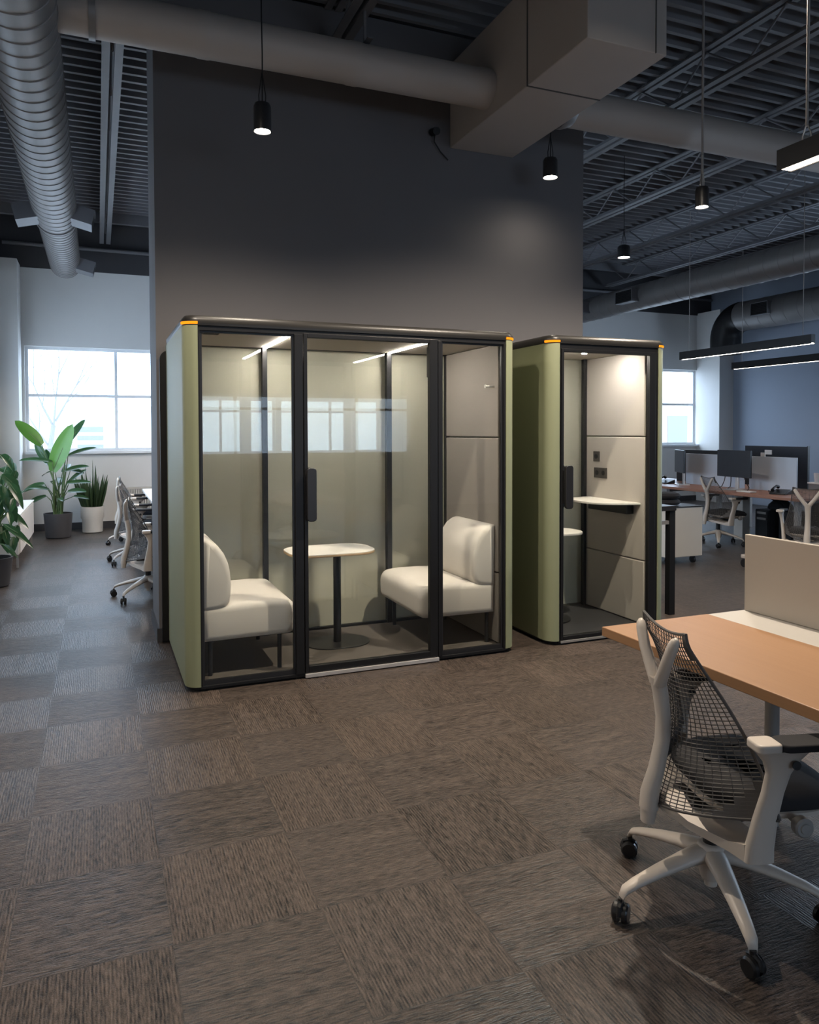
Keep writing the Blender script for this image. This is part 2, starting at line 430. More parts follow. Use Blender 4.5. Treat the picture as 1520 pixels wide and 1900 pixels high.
# ------------------------------------------------------------------ ducts
def spiral(b, p, q, r, pitch, seg=40, lip=.006):
    p, q = V(p), V(q); d = q-p; L = d.length; n = max(2, int(L/pitch))
    pts, rr = [], []
    for i in range(n):
        for f, e in ((0, 0), (.90, 0), (.92, lip), (.98, lip)):
            pts.append(p + d*((i+f)/n)); rr.append(r+e)
    pts.append(q); rr.append(r)
    b.tube(pts, rr, seg)
def vent(parent, c, size, dirx, tilt=0):
    """rectangular outlet on a duct running along y, opening in direction dirx"""
    x, y, z = c; w, h, d = size
    b = B()
    x0, x1 = (x, x+d) if dirx > 0 else (x-d, x)
    t = .012
    b.box(x0, y-w/2, z-h/2, x1, y+w/2, z-h/2+t); b.box(x0, y-w/2, z+h/2-t, x1, y+w/2, z+h/2)
    b.box(x0, y-w/2, z-h/2+t, x1, y-w/2+t, z+h/2-t); b.box(x0, y+w/2-t, z-h/2+t, x1, y+w/2, z+h/2-t)
    rot = Matrix.Rotation(math.radians(tilt)*(1 if dirx > 0 else -1), 3, 'Y')
    if tilt: bmesh.ops.rotate(b.bm, verts=b.bm.verts, cent=(parent.location.x, 0, parent.location.z), matrix=rot)
    v = mk('air_outlet', b, M['steel'], parent, smooth=False)
    g = B(); xf = x1-.02 if dirx > 0 else x0+.02
    g.box(xf-.003, y-w/2+t, z-h/2+t, xf+.003, y+w/2-t, z+h/2-t)
    for i in range(1, 8):
        zz = z-h/2+h*i/8; g.box(xf+(.004 if dirx>0 else -.012), y-w/2+t, zz-.003, xf+(.012 if dirx>0 else -.004), y+w/2-t, zz+.003)
    if tilt: bmesh.ops.rotate(g.bm, verts=g.bm.verts, cent=(parent.location.x, 0, parent.location.z), matrix=rot)
    mk('outlet_grille', g, M['black'], v, smooth=False)
t = thing('spiral_duct', (-.40, 5, 4.0), 'large round spiral duct running along the left ceiling towards the window', 'duct')
b = B(); spiral(b, (-.41,-3,4.02), (-.41,9.6,4.02), .222, .17); mk('duct_body', b, M['duct'], t, ang=60)
b = B(); spiral(b, (-.41,9.62,4.02), (-.41,12.3,4.02), .205, .12); mk('duct_end', b, M['duct'], t, ang=60)
b = B(); b.tube([(-.41,9.56,4.02),(-.41,9.60,4.02),(-.41,9.66,4.02)], [.236,.236,.222], 40); mk('collar', b, M['duct'], t)
vent(t, (-.27, 9.25, 4.0), (.34,.17,.27), 1, 14); vent(t, (-.55, 9.3, 4.0), (.34,.17,.27), -1, 14); vent(t, (-.27, 12.0, 4.0), (.3,.17,.27), 1, 14)
t = thing('branch_duct', (1.2, 5.12, 4.12), 'round duct crossing in front of the dark wall into the square duct', 'duct')
b = B(); spiral(b, (-.30,5.12,4.12), (2.76,5.12,4.12), .14, .9, 32, .004); mk('duct_body', b, M['duct_flat'], t, ang=60)
b = B(); b.tube([(-.02,5.12,4.12),(.0,5.12,4.12),(.02,5.12,4.12)], .152, 32); mk('collar', b, M['duct'], t)
b = B(); b.box(1.76,5.0,4.26,1.80,5.24,4.27); b.cyl((1.78,5.12,4.25),(1.78,5.12,4.8),.012,seg=8); mk('hanger', b, M['steel'], t)
t = thing('outlet_duct', (5.3, 5.12, 4.10), 'round duct leaving the square duct towards the right, behind the pendant cable', 'duct')
b = B(); spiral(b, (3.36,5.12,4.10), (8.6,5.12,4.10), .145, 1.1, 32, .004); mk('duct_body', b, M['duct_flat'], t, ang=60)
b = B(); b.tube([(3.40,5.12,4.10),(3.44,5.12,4.10),(3.50,5.12,4.10)], [.17,.168,.146], 32); mk('collar', b, M['duct'], t)
t = thing('square_duct', (3.06, 4.8, 3.91), 'square sheet metal duct boxed against the dark wall', 'duct')
mk('duct_body', B().box(2.76,3.86,3.911,3.36,4.548,4.845), M['duct_flat'], t, bev=.006, smooth=False)
mk('duct_elbow', B().box(2.76,4.556,3.911,3.36,5.784,4.60), M['duct_flat'], t, bev=.006, smooth=False)
mk('seam', B().box(2.757,4.547,3.908,3.363,4.557,4.60), M['duct_seam'], t, smooth=False)
mk('corner_flange', B().box(3.27,3.853,3.912,3.275,3.862,4.84), M['duct_seam'], t, smooth=False)
t = thing('spiral_duct', (9.0, 8, 3.93), 'grey spiral duct above the far desks, right of the dark wall', 'duct')
b = B(); spiral(b, (9.0,3.0,3.93), (9.0,12.7,3.93), .225, .25, 40, .004); mk('duct_body', b, M['duct'], t, ang=12)
vent(t, (8.80, 11.0, 3.92), (.46,.22,.16), -1); vent(t, (8.80, 12.35, 3.92), (.3,.22,.16), -1)
t = thing('elbow_duct', (11.95, 10.5, 3.8), 'spiral duct close to the blue-grey wall with a dark curved end', 'duct')
b = B(); spiral(b, (11.95,4,3.82), (11.95,11.5,3.82), .29, .3, 48, .004); mk('duct_body', b, M['duct'], t, ang=12)
b = B(); pts = [(11.95, 11.5+.42*math.sin(a), 3.82-.42*(1-math.cos(a))) for a in [PI/2*i/10 for i in range(11)]]
b.tube(pts + [(11.95,11.92,3.1)], [.30]*11+[.30], 32); mk('elbow', b, M['black'], t)
vent(t, (11.72, 10.75, 3.85), (.4,.24,.14), -1)
# ------------------------------------------------------------------ lamps
def spotlight(loc, P, ang=120, blend=1, col=(1,.86,.70), rad=.04):
    ld = bpy.data.lights.new('lamp_light', 'SPOT'); ld.energy = P; ld.spot_size = math.radians(ang); ld.spot_blend = blend; ld.color = col; ld.shadow_soft_size = rad
    o = bpy.data.objects.new('lamp_light', ld); COL.objects.link(o); o.location = loc
    return o
def pendant(x, y, z, r, h, label, P, cable='black', thick=.004, grip=False, wide=150):
    t = thing('pendant_lamp', (x, y, z), label, 'pendant lamp', 'cylinder pendant lamps')
    b = B(); b.lathe([(r*.8,.012),(r*.94,.012),(r*.94,0),(r,0),(r,h-.02),(r*.85,h),(.012,h)], (x,y,z), 32)
    mk('lamp_body', b, M['black_sat'], t)
    mk('lamp_disc', B().cyl((x,y,z+.010),(x,y,z+.014), r*.88, seg=32), M['lamp'], t)
    b = B(); b.tube([(x,y,z+h),(x+.002,y,z+h+.3),(x-.002,y,(z+h+ZD)/2),(x,y,ZD)], thick, 8); mk('cord', b, M[cable], t)
    b = B()
    for s in (-1,1): b.tube([(x+s*r*.35,y,z+h-.002),(x+s*r*.4,y,z+h+.05),(x+s*r*.2,y,z+h+.12),(x,y,z+h+.19)], .0035 if not grip else .003, 6)
    if grip: b.cyl((x,y,z+h+.10),(x,y,z+h+.24),.011,.009,10)
    mk('hanger', b, M['wire'] if grip else M['black'], t)
    ld = spotlight((x,y,z-.012), P, wide, 1 if wide == 150 else .5)
    ld.parent = t; ld.location = (0,0,-.012)
    return t
pendant(.943, 4.60, 3.35, .053, .165, 'black cylinder pendant lamp hanging before the dark wall over the larger booth', 80)
pendant(3.465, 5.35, 3.62, .061, .155, 'black cylinder pendant lamp hanging just right of the square duct', 14)
pendant(4.264, 4.50, 3.235, .050, .15, 'black cylinder pendant lamp on the thick grey cable with steel gripper', 200, 'cable', .009, True)
pendant(5.9, 7.5, 3.63, .075, .14, 'small glowing pendant lamp farther back right of the dark wall', 60)
pendant(2.95, 3.3, 4.10, .053, .165, 'added fill lamp before the booths, unseen above the picture, nearer the wall', 590, wide=138)  # added out of view to light the floor and booth fronts
pendant(.25, 3.5, 3.90, .053, .165, 'added fill lamp unseen above the picture, before the larger booth', 250, wide=138)  # second added lamp, unseen, brightens the left seat and booth front
def linear(x, y0, y1, z, w, h, label, mat, hang):
    t = thing('linear_pendant', (x, (y0+y1)/2, z), label, 'linear lamp', 'black linear LED pendants')
    b = B(); ww = w/2
    b.prism([(x-ww,z),(x-ww+.006,z),(x-ww+.006,z+.012),(x+ww-.006,z+.012),(x+ww-.006,z),(x+ww,z),(x+ww,z+h),(x-ww,z+h)], 'y', y0, y1)
    mk('lamp_housing', b, M['black_sat'], t, smooth=False)
    mk('light_strip', B().box(x-ww+.007, y0+.012, z+.004, x+ww-.007, y1-.012, z+.0115), mat, t, smooth=False)
    for yy, thick, grip in hang:
        b = B(); b.tube([(x,yy,z+h+(.2 if grip else 0)),(x+.002,yy,(z+ZD)/2),(x,yy,ZD)], thick, 8)
        c = mk('suspension_cable', b, M['cable'], t)
        if grip:
            b = B()
            for s in (-1,1): b.tube([(x,yy+s*.022,z+h),(x,yy+s*.02,z+h+.03),(x,yy+s*.004,z+h+.07)], .003, 6)
            b.cyl((x,yy,z+h+.065),(x,yy,z+h+.23),.006,.005,8); b.cyl((x,yy-.02,z+h+.012),(x,yy+.02,z+h+.012),.003,seg=6)
            mk('cable_gripper', b, M['wire'], c)
    return t
linear(2.70, .95, 2.385, 2.635, .075, .085, 'black linear lamp over the near oak desk, cut by the picture edge', M['linear_near'], [(2.27,.006,True),(1.1,.006,True)])
linear(8.30, 6.85, 9.17, 2.625, .07, .12, 'black linear lamp over the far desks, left of the pair', M['linear'], [(9.0,.005,False),(7.0,.005,False)])
linear(10.45, 7.6, 10.25, 2.625, .07, .12, 'black linear lamp before the blue-grey wall, right of the pair', M['linear'], [(10.05,.005,False),(7.8,.005,False)])
linear(1.15, 8.4, 11.0, 2.6, .07, .10, 'added linear fill lamp over the long white table, unseen behind the dark wall', M['linear_fill'], [(8.6,.005,False),(10.8,.005,False)])  # added out of view to lift the far wall and left floor
# small camera on the dark wall
t = thing('security_camera', (2.61, 5.76, 4.0), 'small black fixture with a cable high on the dark wall beside the square duct', 'camera')
mk('housing', B().cyl((2.60,5.79,4.02),(2.60,5.70,4.0),.032), M['black'], t)
b = B(); b.tube([(2.60,5.74,3.99),(2.60,5.75,3.93),(2.66,5.76,3.86),(2.73,5.76,3.80)],.006,8); mk('cable', b, M['black'], t)

# ------------------------------------------------------------------ booths
def booth(name, x0, x1, y0, y1, r, label, big):
    t = thing(name, ((x0+x1)/2, (y0+y1)/2, 0), label, 'booth')
    zt = 2.165; th = .075; zb = .03
    # green side panels with a rounded front corner
    for s in (0, 1):
        fx = (lambda v: v) if s == 0 else (lambda v: x0+x1-v)
        P = [(fx(x0), y1)]
        P += [(fx(x0+r-r*math.cos(a)), y0+r-r*math.sin(a)) for a in [PI/2*k/10 for k in range(11)]]
        P += [(fx(x0+r), y0+.05), (fx(x0+r), y0+r+.02), (fx(x0+th), y0+r+.02), (fx(x0+th), y1)]
        o = mk('side_panel', B().prism(P, 'z', zb, zt), M['green'], t, ang=25)
        # status light band on the roof corner
        q = B(); A = [PI/2*(.15+.85*k/8) for k in range(9)]
        q.ring_loft([[(fx(x0+r-(r+d)*math.cos(a)), y0+r-(r+d)*math.sin(a), z) for d, z in ((.004,zt+.006),(.007,zt+.011),(.007,zt+.019),(.004,zt+.022),(-.01,zt+.022),(-.01,zt+.006))] for a in A])
        mk('status_light', q, M['orange'], t)
    # roof
    b = B()
    prof = [(.0,zt),(.0,zt+.006),(.004,zt+.03),(-.018,zt+.058),(-.03,zt+.06)]
    b.ring_loft([[(u,v,z) for u,v in rrect(x0-e, y0-e, x1+e, y1+e, r+e)] for e, z in prof])
    mk('roof', b, M['roofblk'], t, ang=50)
    # base
    b = B(); b.ring_loft([[(u,v,z) for u,v in rrect(x0+.02, y0+.02, x1-.02, y1-.01, r)] for z in (.008,.03)])
    mk('base', b, M['black'], t)
    for fx_ in (x0+.14, x1-.14):
        for fy in (y0+.08, y1-.08): mk('foot', B().cyl((fx_,fy,0),(fx_,fy,.012),.03), M['black'], t)
    mk('booth_floor', B().box(x0+th, y0+.06, .03, x1-th, y1-.05, .045), M['pod_carpet' if big else 'base_dark'], t, smooth=False)
    return t, zt, th
X0, X1, Y0, Y1 = .462, 2.69, 4.565, 5.74
pod, zt, th = booth('meeting_booth', X0, X1, Y0, Y1, .085, 'large green glass-fronted meeting booth with two seats inside', True)
def bxs(name, lst, mat, parent, bev=.003):
    b = B()
    for q in lst: b.box(*q)
    return mk(name, b, M[mat], parent, bev=bev, smooth=False)
# front frame rails and posts
bxs('front_frame', [(.547,4.572,2.135,2.605,4.63,2.165),(.547,4.572,.012,1.178,4.63,.032),(2.09,4.572,.012,2.605,4.63,.032),
    (.547,4.572,.03,.560,4.63,2.14),(2.589,4.572,.03,2.612,4.63,2.14),(1.122,4.568,.03,1.176,4.64,2.14),(2.092,4.568,.03,2.120,4.64,2.14)], 'black', pod)
for a, b_ in ((.560,1.122),(2.120,2.589)):
    g = mk('front_window', B().box(a,4.590,.032,b_,4.600,2.140), M['glass'], pod, smooth=False)
    f = .012
    bxs('glazing_frame', [(a,4.584,.032,a+f,4.606,2.140),(b_-f,4.584,.032,b_,4.606,2.140),(a+f,4.584,.032,b_-f,4.606,.060),(a+f,4.584,2.125,b_-f,4.606,2.140)], 'black_sat', g, 0)
door = bxs('door', [(1.180,4.566,.034,1.203,4.604,2.148),(2.030,4.566,.034,2.088,4.604,2.148),(1.203,4.566,2.120,2.030,4.604,2.148),(1.203,4.566,.034,2.030,4.604,.075)], 'black', pod)
mk('door_glass', B().box(1.203,4.580,.075,2.030,4.590,2.120), M['glass'], door, smooth=False)
hb = B().prism(rrect(1.186,.985,1.246,1.315,.02), 'y', 4.520, 4.545); hb.box(1.188,4.545,1.02,1.20,4.566,1.28)
mk('door_handle', hb, M['black_sat'], door, bev=.004)
hb = B().prism(rrect(1.186,.985,1.246,1.315,.02), 'y', 4.62, 4.645); hb.box(1.188,4.604,1.02,1.20,4.62,1.28)
mk('door_handle', hb, M['black_sat'], door, bev=.004)
mk('door_sill', B().box(1.178,4.556,.006,2.092,4.60,.030), M['silver'], door, bev=.002, smooth=False)
hb = B().box(2.036,4.604,1.90,2.06,4.63,2.10); hb.cyl((2.048,4.617,1.70),(2.048,4.617,1.9),.008); hb.cyl((2.045,4.61,2.02),(2.075,4.61,2.02),.018)
mk('door_closer', hb, M['black_sat'], door)
# rear glazing, mullions, back panel
for a, b_ in ((X0+th,1.111),(1.147,2.077),(2.118,X1-th-.02)):
    mk('rear_glass', B().box(a,5.515,.045,b_,5.525,2.158), M['glass_rear'], pod, smooth=False)
for a, b_ in ((1.111,1.147),(2.077,2.118),(X1-th-.03,X1-th)):
    mk('rear_mullion', B().box(a,5.49,.045,b_,5.54,2.158), M['black_sat'], pod, bev=.003, smooth=False)
bxs('rear_rail', [(X0+th,5.50,.045,X1-th,5.53,.065)], 'black', pod); bxs('rear_rail', [(X0+th,5.50,2.146,X1-th,5.53,2.16)], 'black', pod)
mk('back_panel', B().box(X0+th,5.60,.03,X1-th,5.64,2.16), M['podback'], pod, smooth=False)
b = B().prism([(X0-.045,.02)] + [(X0-.045+.07-.07*math.cos(a), 2.13-.07+.07*math.sin(a)) for a in [PI/2*i/6 for i in range(7)]] + [(X1+.02,2.13),(X1+.02,.02)], 'y', 5.72, 5.76)
mk('rear_frame', b, M['black'], pod, bev=.004)
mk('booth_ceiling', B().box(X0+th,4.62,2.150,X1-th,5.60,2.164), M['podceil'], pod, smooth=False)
for x in (1.129, 2.098):
    mk('led_strip', B().box(x-.011,4.70,2.143,x+.011,5.485,2.1495), M['led'], pod, smooth=False)
b = B().box(.60,4.72,2.142,.70,4.80,2.1495)
for i in range(5): b.box(.605,4.73+.014*i,2.139,.695,4.736+.014*i,2.142)
mk('air_grille', b, M['black'], pod, smooth=False)
for z0, z1 in ((.05,.542),(.548,1.493),(1.499,2.148)):
    for xa, xb in ((2.583,2.613),(.538,.566)):
        mk('acoustic_panel', B().box(xa,4.64,z0,xb,5.49,z1), M['fabric'], pod, bev=.008, seg=3)
b = B(); b.cyl((2.585,4.70,1.854),(2.515,4.70,1.854),.007); b.cyl((2.518,4.70,1.854),(2.512,4.70,1.854),.013); mk('coat_hook', b, M['silver'], pod)

# ---- booth seats
def booth_seat(sgn, label):
    cx = (X0+X1)/2 + .002
    fx = (lambda v: v) if sgn > 0 else (lambda v: 2*cx - v)
    t = thing('lounge_chair', (fx(.86), 5.06, .045), label, 'lounge seat', 'upholstered seats in the meeting booth')
    b = B(); n = 5
    # seat block: side profile (x,z) with rounded front, extruded in y with rounded ends
    P = [(.572,.258),(1.10,.262)] + [(1.10+.055*math.sin(a), .317-.055*math.cos(a)) for a in [PI/2*i/n for i in range(1,n+1)]]
    P += [(1.157,.40)] + [(1.157-.075*(1-math.cos(a)), .405+.075*math.sin(a)) for a in [PI/2*i/n for i in range(1,n+1)]]
    P += [(1.0,.486),(.85,.484),(.70,.476),(.572,.47)]
    y0, y1, rr = 4.675, 5.47, .05
    cxp = sum(p[0] for p in P)/len(P); czp = sum(p[1] for p in P)/len(P)
    rings = []
    def ring(y, ins):
        return [(fx(p[0] + (cxp-p[0])/abs(cxp-p[0]+1e-9)*min(ins, abs(cxp-p[0]))), y, p[1] + (czp-p[1])/abs(czp-p[1]+1e-9)*min(ins, abs(czp-p[1]))) for p in P]
    for k in range(5):
        a = PI/2*k/4; rings.append(ring(y0+0.040*(1-math.cos(a)), 0.040*(1-math.sin(a))))
    for k in range(4, -1, -1):
        a = PI/2*k/4; rings.append(ring(y1-0.040*(1-math.cos(a)), 0.040*(1-math.sin(a))))
    b.ring_loft(rings); mk('seat', b, M['sofa'], t, ang=60)
    b = B()
    Q = [(.570,.452),(.690,.456),(.715,.466),(.735,.49),(.744,.53),(.748,.60),(.742,.68),(.730,.735),(.705,.795),(.668,.845),(.625,.873),(.59,.882),(.570,.880)]
    qx = .62; qz = .66
    def ring2(y, ins):
        return [(fx(p[0] + (qx-p[0])/abs(qx-p[0]+1e-9)*min(ins, abs(qx-p[0]))), y, p[1] + (qz-p[1])/abs(qz-p[1]+1e-9)*min(ins, abs(qz-p[1]))) for p in Q]
    rings = []
    for k in range(5):
        a = PI/2*k/4; rings.append(ring2(y0+0.030*(1-math.cos(a)), 0.030*(1-math.sin(a))))
    for k in range(4, -1, -1):
        a = PI/2*k/4; rings.append(ring2(y1-.17-0.030*(1-math.cos(a)), 0.030*(1-math.sin(a))))
    b.ring_loft(rings); mk('backrest', b, M['sofa'], t, ang=60)
    for lx in (.62, 1.05):
        for ly in (4.72, 5.42): mk('leg', B().cyl((fx(lx),ly,.045),(fx(lx),ly,.275),.014), M['black_sat'], t)
booth_seat(1, 'grey-beige upholstered seat at the left end of the larger booth')
booth_seat(-1, 'grey-beige upholstered seat at the right end of the larger booth')
t = thing('pedestal_table', (1.545, 5.10, .045), 'small white-topped table on a black post inside the larger booth', 'table')
tp = mk('tabletop', B().prism(rrect(1.185,4.87,1.80,5.33,.17,10), 'z', .697, .712), M['ply'], t, bev=.003)
mk('table_surface', B().prism(rrect(1.187,4.872,1.798,5.328,.168,10), 'z', .712, .716), M['white_lam'], tp)
mk('post', B().cyl((1.555,5.12,.05),(1.555,5.12,.697),.027, seg=24), M['black_sat'], t)
mk('base_plate', B().prism(rrect(1.325,4.95,1.785,5.29,.16,10), 'z', .045, .053), M['black_sat'], t, bev=.002)

# ---- phone booth
A0, A1, C0, C1 = 2.960, 4.010, 4.572, 5.60
pb, zt, th = booth('phone_booth', A0, A1, C0, C1, .085, 'narrow green single-person phone booth right of the meeting booth', False)
bxs('front_frame', [(A0+.085,4.58,2.125,A1-.06,4.64,2.165),(A0+.085,4.58,.012,A1-.06,4.64,.032),(A0+.085,4.58,.03,A0+.10,4.64,2.13),(3.905,4.578,.03,3.945,4.66,2.13)], 'black', pb)
door = bxs('door', [(3.061,4.574,.034,3.083,4.612,2.13),(3.845,4.574,.034,3.903,4.612,2.13),(3.083,4.574,2.105,3.845,4.612,2.13),(3.083,4.574,.034,3.845,4.612,.06)], 'black', pb)
mk('door_glass', B().box(3.083,4.588,.06,3.845,4.596,2.105), M['glass'], door, smooth=False)
for ya, yb, yc, yd in ((4.525,4.55,4.55,4.574),(4.63,4.655,4.612,4.63)):
    hb = B().prism(rrect(3.070,.985,3.132,1.295,.02), 'y', ya, yb); hb.box(3.072,yc,1.02,3.082,yd,1.26)
    mk('door_handle', hb, M['black_sat'], door, bev=.004)
mk('door_sill', B().box(3.06,4.57,.012,3.905,4.60,.030), M['grey'], door, bev=.002, smooth=False)
mk('rear_glass', B().box(A0+th,5.42,.045,3.84,5.43,2.158), M['glass_rear'], pb, smooth=False)
mk('rear_mullion', B().box(3.84,5.395,.045,3.868,5.44,2.158), M['black_sat'], pb, bev=.003, smooth=False)
mk('back_panel', B().box(A0+th,5.50,.03,A1-th,5.54,2.16), M['podback'], pb, smooth=False)
b = B().box(A0-.01,5.58,.02,A1+.02,5.62,2.13); mk('rear_frame', b, M['black'], pb, bev=.004)
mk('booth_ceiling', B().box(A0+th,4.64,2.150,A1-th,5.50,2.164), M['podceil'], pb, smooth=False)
for x, y in ((3.50,4.92),(3.69,4.82),(3.26,4.98)):
    p = mk('downlight', B().cyl((x,y,2.142),(x,y,2.1495),.026,.030), M['silver'], pb)
    mk('light_lens', B().cyl((x,y,2.138),(x,y,2.1425),.018), M['puck'], p)
for z0, z1 in ((.05,.535),(.541,1.492),(1.498,2.148)):
    mk('acoustic_panel', B().box(3.868,4.66,z0,3.935,5.42,z1), M['fabric_lit'], pb, bev=.008, seg=3)
    mk('acoustic_panel', B().box(A0+th,4.66,z0,A0+th+.03,5.40,z1), M['fabric_lit'], pb, bev=.008, seg=3)
# shelf on the right wall
sh = [(3.868,4.70),(3.868,5.36),(3.70,5.34),(3.62,5.28),(3.56,5.16),(3.545,5.0),(3.56,4.90),(3.60,4.82),(3.68,4.76)]
s_ = mk('wall_shelf', B().prism(sh, 'z', .968, .984), M['white_lam'], pb, bev=.003)
mk('shelf_bracket', B().box(3.80,4.78,.89,3.868,5.28,.966), M['black_sat'], s_, bev=.004, smooth=False)
# sockets
def socket(y0, y1, z0, z1, n):
    o = mk('socket_plate', B().box(3.860,y0,z0,3.868,y1,z1), M['socket'], pb, bev=.002, smooth=False)
    for k in range(n):
        yc = y0+(y1-y0)*(k+.5)/n; zc = (z0+z1)/2
        mk('socket_insert', B().cyl((3.861,yc,zc),(3.8575,yc,zc),.020), M['black'], o)
socket(5.215,5.295,1.285,1.37,1); socket(5.115,5.285,1.150,1.235,2)
# low stool inside
t = thing('booth_stool', (3.33, 5.10, .045), 'white-topped stool inside the phone booth, below the wall shelf', 'stool')
mk('seat', B().prism([(u,v) for u,v in rrect(3.13,4.90,3.55,5.26,.15,8)], 'z', .728, .750), M['white_lam'], t, bev=.006)
mk('post', B().cyl((3.30,5.10,.05),(3.30,5.10,.728),.024), M['black_sat'], t)
mk('foot_plate', B().cyl((3.30,5.10,.045),(3.30,5.10,.057),.17, seg=32), M['black_sat'], t)

# ------------------------------------------------------------------ office chair (forward = +x)
def make_chair():
    t = thing('office_chair', (0,0,0), '', 'office chair', 'mesh-backed office chairs')
    b = B()
    for k in range(5):
        a = math.radians(72*k); ca, sa = math.cos(a), math.sin(a)
        rings = []
        for r, z, w, h in ((.03,.172,.040,.050),(.10,.160,.034,.042),(.20,.136,.027,.034),(.28,.112,.022,.028),(.318,.096,.019,.026),(.330,.078,.014,.02),(.331,.062,.011,.012)):
            prof = [(math.cos(q), math.sin(q)) for q in [2*PI*i/10 for i in range(10)]]
            rings.append([(ca*r - sa*u*w, sa*r + ca*u*w, z + v*h*.5) for u, v in prof])
        b.ring_loft(rings)
    b.lathe([(.030,.085),(.036,.10),(.045,.15),(.046,.185),(.040,.20),(.031,.203)], seg=20)
    mk('star_base', b, M['chair_pale'], t, ang=60)
    for k in range(5):
        a = math.radians(72*k + 7*(k%3)); c = V((.331*math.cos(math.radians(72*k)), .331*math.sin(math.radians(72*k)), .029))
        ax = V((-math.sin(a+.5), math.cos(a+.5), 0))
        b = B()
        for s in (-1, 1):
            p = c + ax*s*.007; q = c + ax*s*.025
            b.tube([p, p+(q-p)*.7, q], [.029,.029,.023], 18)
        b.cyl(c+V((0,0,.008)), c+V((0,0,.045)), .010, seg=10)
        fr = V((math.cos(a+.5), math.sin(a+.5), 0))
        b.tube([c+fr*.027+V((0,0,.0)), c+fr*.02+V((0,0,.024)), c+V((0,0,.033)), c-fr*.02+V((0,0,.026))], [.008,.009,.010,.006], 8)
        mk('caster', b, M['rubber'], t)
    mk('gas_lift', B().cyl((0,0,.2),(0,0,.30),.026), M['rubber'], t)
    b = B(); b.cyl((0,0,.084),(0,0,.10),.029); b.cyl((0,0,.062),(0,0,.084),.020)
    mk('lift_shroud', b, M['chair_pale'], t)
    # tilt mechanism + seat pan
    b = B().prism([(-.10,.335),(-.09,.305),(.06,.295),(.16,.33),(.16,.37),(-.10,.37)], 'y', -.07, .07)
    mk('tilt_mechanism', b, M['black_sat'], t, bev=.006)
    b = B(); b.ring_loft([[(u,v,z) for u,v in rrect(-.085+i,-.232+i,.32-i,.232-i,.15,6)] for i, z in ((.05,.368),(.0,.392),(.0,.405),(.015,.412))])
    # cross wing under the seat that carries the arms
    for s in (-1, 1):
        b.ring_loft([[(x0,s*y,z),(x1,s*y,z),(x1,s*y,z+h),(x0,s*y,z+h)] for x0,x1,y,z,h in ((-.19,-.03,.0,.335,.035),(-.14,.02,.12,.315,.025),(-.06,.05,.21,.292,.03),(-.04,.05,.262,.288,.05))])
    mk('seat_frame', b, M['chair_pale'], t, ang=50)
    b = B()
    b.ring_loft([[(u,v,z+.012*max(0,(u-.20)/.12)*(-1)) for u,v in rrect(-.075+i,-.225+i,.33-i,.225-i,.15,8)] for i, z in ((.0,.408),(-.008,.425),(-.004,.445),(.015,.462),(.05,.470),(.12,.472))])
    mk('seat', b, M['cushion'], t, ang=60)
    # Y tower
    b = B()
    def sec(p, wx, wy, d=(0,0,1), n=10):
        d = V(d).normalized(); a = V((0,1,0)); a = (a - d*a.dot(d)).normalized(); c = d.cross(a)
        return [V(p) + a*wy*math.cos(q) + c*wx*math.sin(q) for q in [2*PI*i/n for i in range(n)]]
    stem = [((-.212,0,.33),.030,.036),((-.208,0,.385),.030,.034),((-.186,0,.46),.026,.030),((-.168,0,.55),.024,.028),((-.166,0,.62),.023,.028),((-.176,0,.70),.024,.031),((-.187,0,.752),.024,.037)]
    b.ring_loft([sec(p, wx, wy) for p, wx, wy in stem])
    for s in (-1, 1):
        arm = [((-.184,s*.010,.73),.022,.022),((-.188,s*.042,.772),.020,.021),((-.192,s*.084,.83),.018,.020),((-.190,s*.115,.88),.017,.019),((-.188,s*.126,.898),.014,.016),((-.187,s*.131,.908),.006,.008)]
        b.ring_loft([sec(p, wx, wy, (0,s*.5,1)) for p, wx, wy in arm])
    b.ring_loft([sec((-.216,0,.285),.022,.026), sec((-.212,0,.335),.027,.033)])
    mk('back_frame', b, M['chair_pale'], t, ang=60)
    # suspension mesh
    nu, nv = 26, 44
    def surf(u, v):
        u = 2*u-1
        vv = v**1.25
        hw = .150 + .142*(1-vv)**1.3
        xb = -.195 + .048*math.sin(PI*min(1, vv*1.08)) + .028*vv
        wrap = .245*(1-vv)**1.3 + .0*vv
        x = xb + wrap*abs(u)**1.8
        z0 = .350 + .070*abs(u)**1.6; z1 = .905 + .022*abs(u)**2
        return (x, u*hw, z0 + (z1-z0)*vv)
    b = B()
    def solid(i, j):
        m = min(i, nu-1-i)
        return (m < 5 and j < 11 and m + j*.5 < 4.8) or (m < 2 and j > nv-7)
    vm = lambda j: (j/nv)**.88            # rows closer together towards the top
    for i in range(1, nu):
        b.tube([surf(i/nu, vm(j)) for j in range(nv+1)], .0017, 4, False)
    for j in range(1, nv):
        b.tube([surf(i/nu, vm(j)) for i in range(nu+1)], .0017 if j > 12 else .002, 4, False)
    for j in range(nv):
        for i in range(nu):
            if solid(i, j):
                q = [V(surf(u/nu, vm(v))) for u, v in ((i,j),(i+1,j),(i+1,j+1),(i,j+1))]
                n = (q[1]-q[0]).cross(q[3]-q[0]).normalized()*.0018
                b.ring_loft([[c-n for c in q], [c+n for c in q]])
    # rim cord
    rim = [surf(0, j/nv) for j in range(nv+1)] + [surf(i/nu, 1) for i in range(1, nu+1)]
    b.tube(rim, .005, 6); b.tube([surf(1, 1-j/nv) for j in range(nv+1)] + [surf(1-i/nu, 0) for i in range(1, nu+1)], .005, 6)
    o = mk('back_mesh', b, M['chair_mesh'], t, smooth=False, fixn=False)
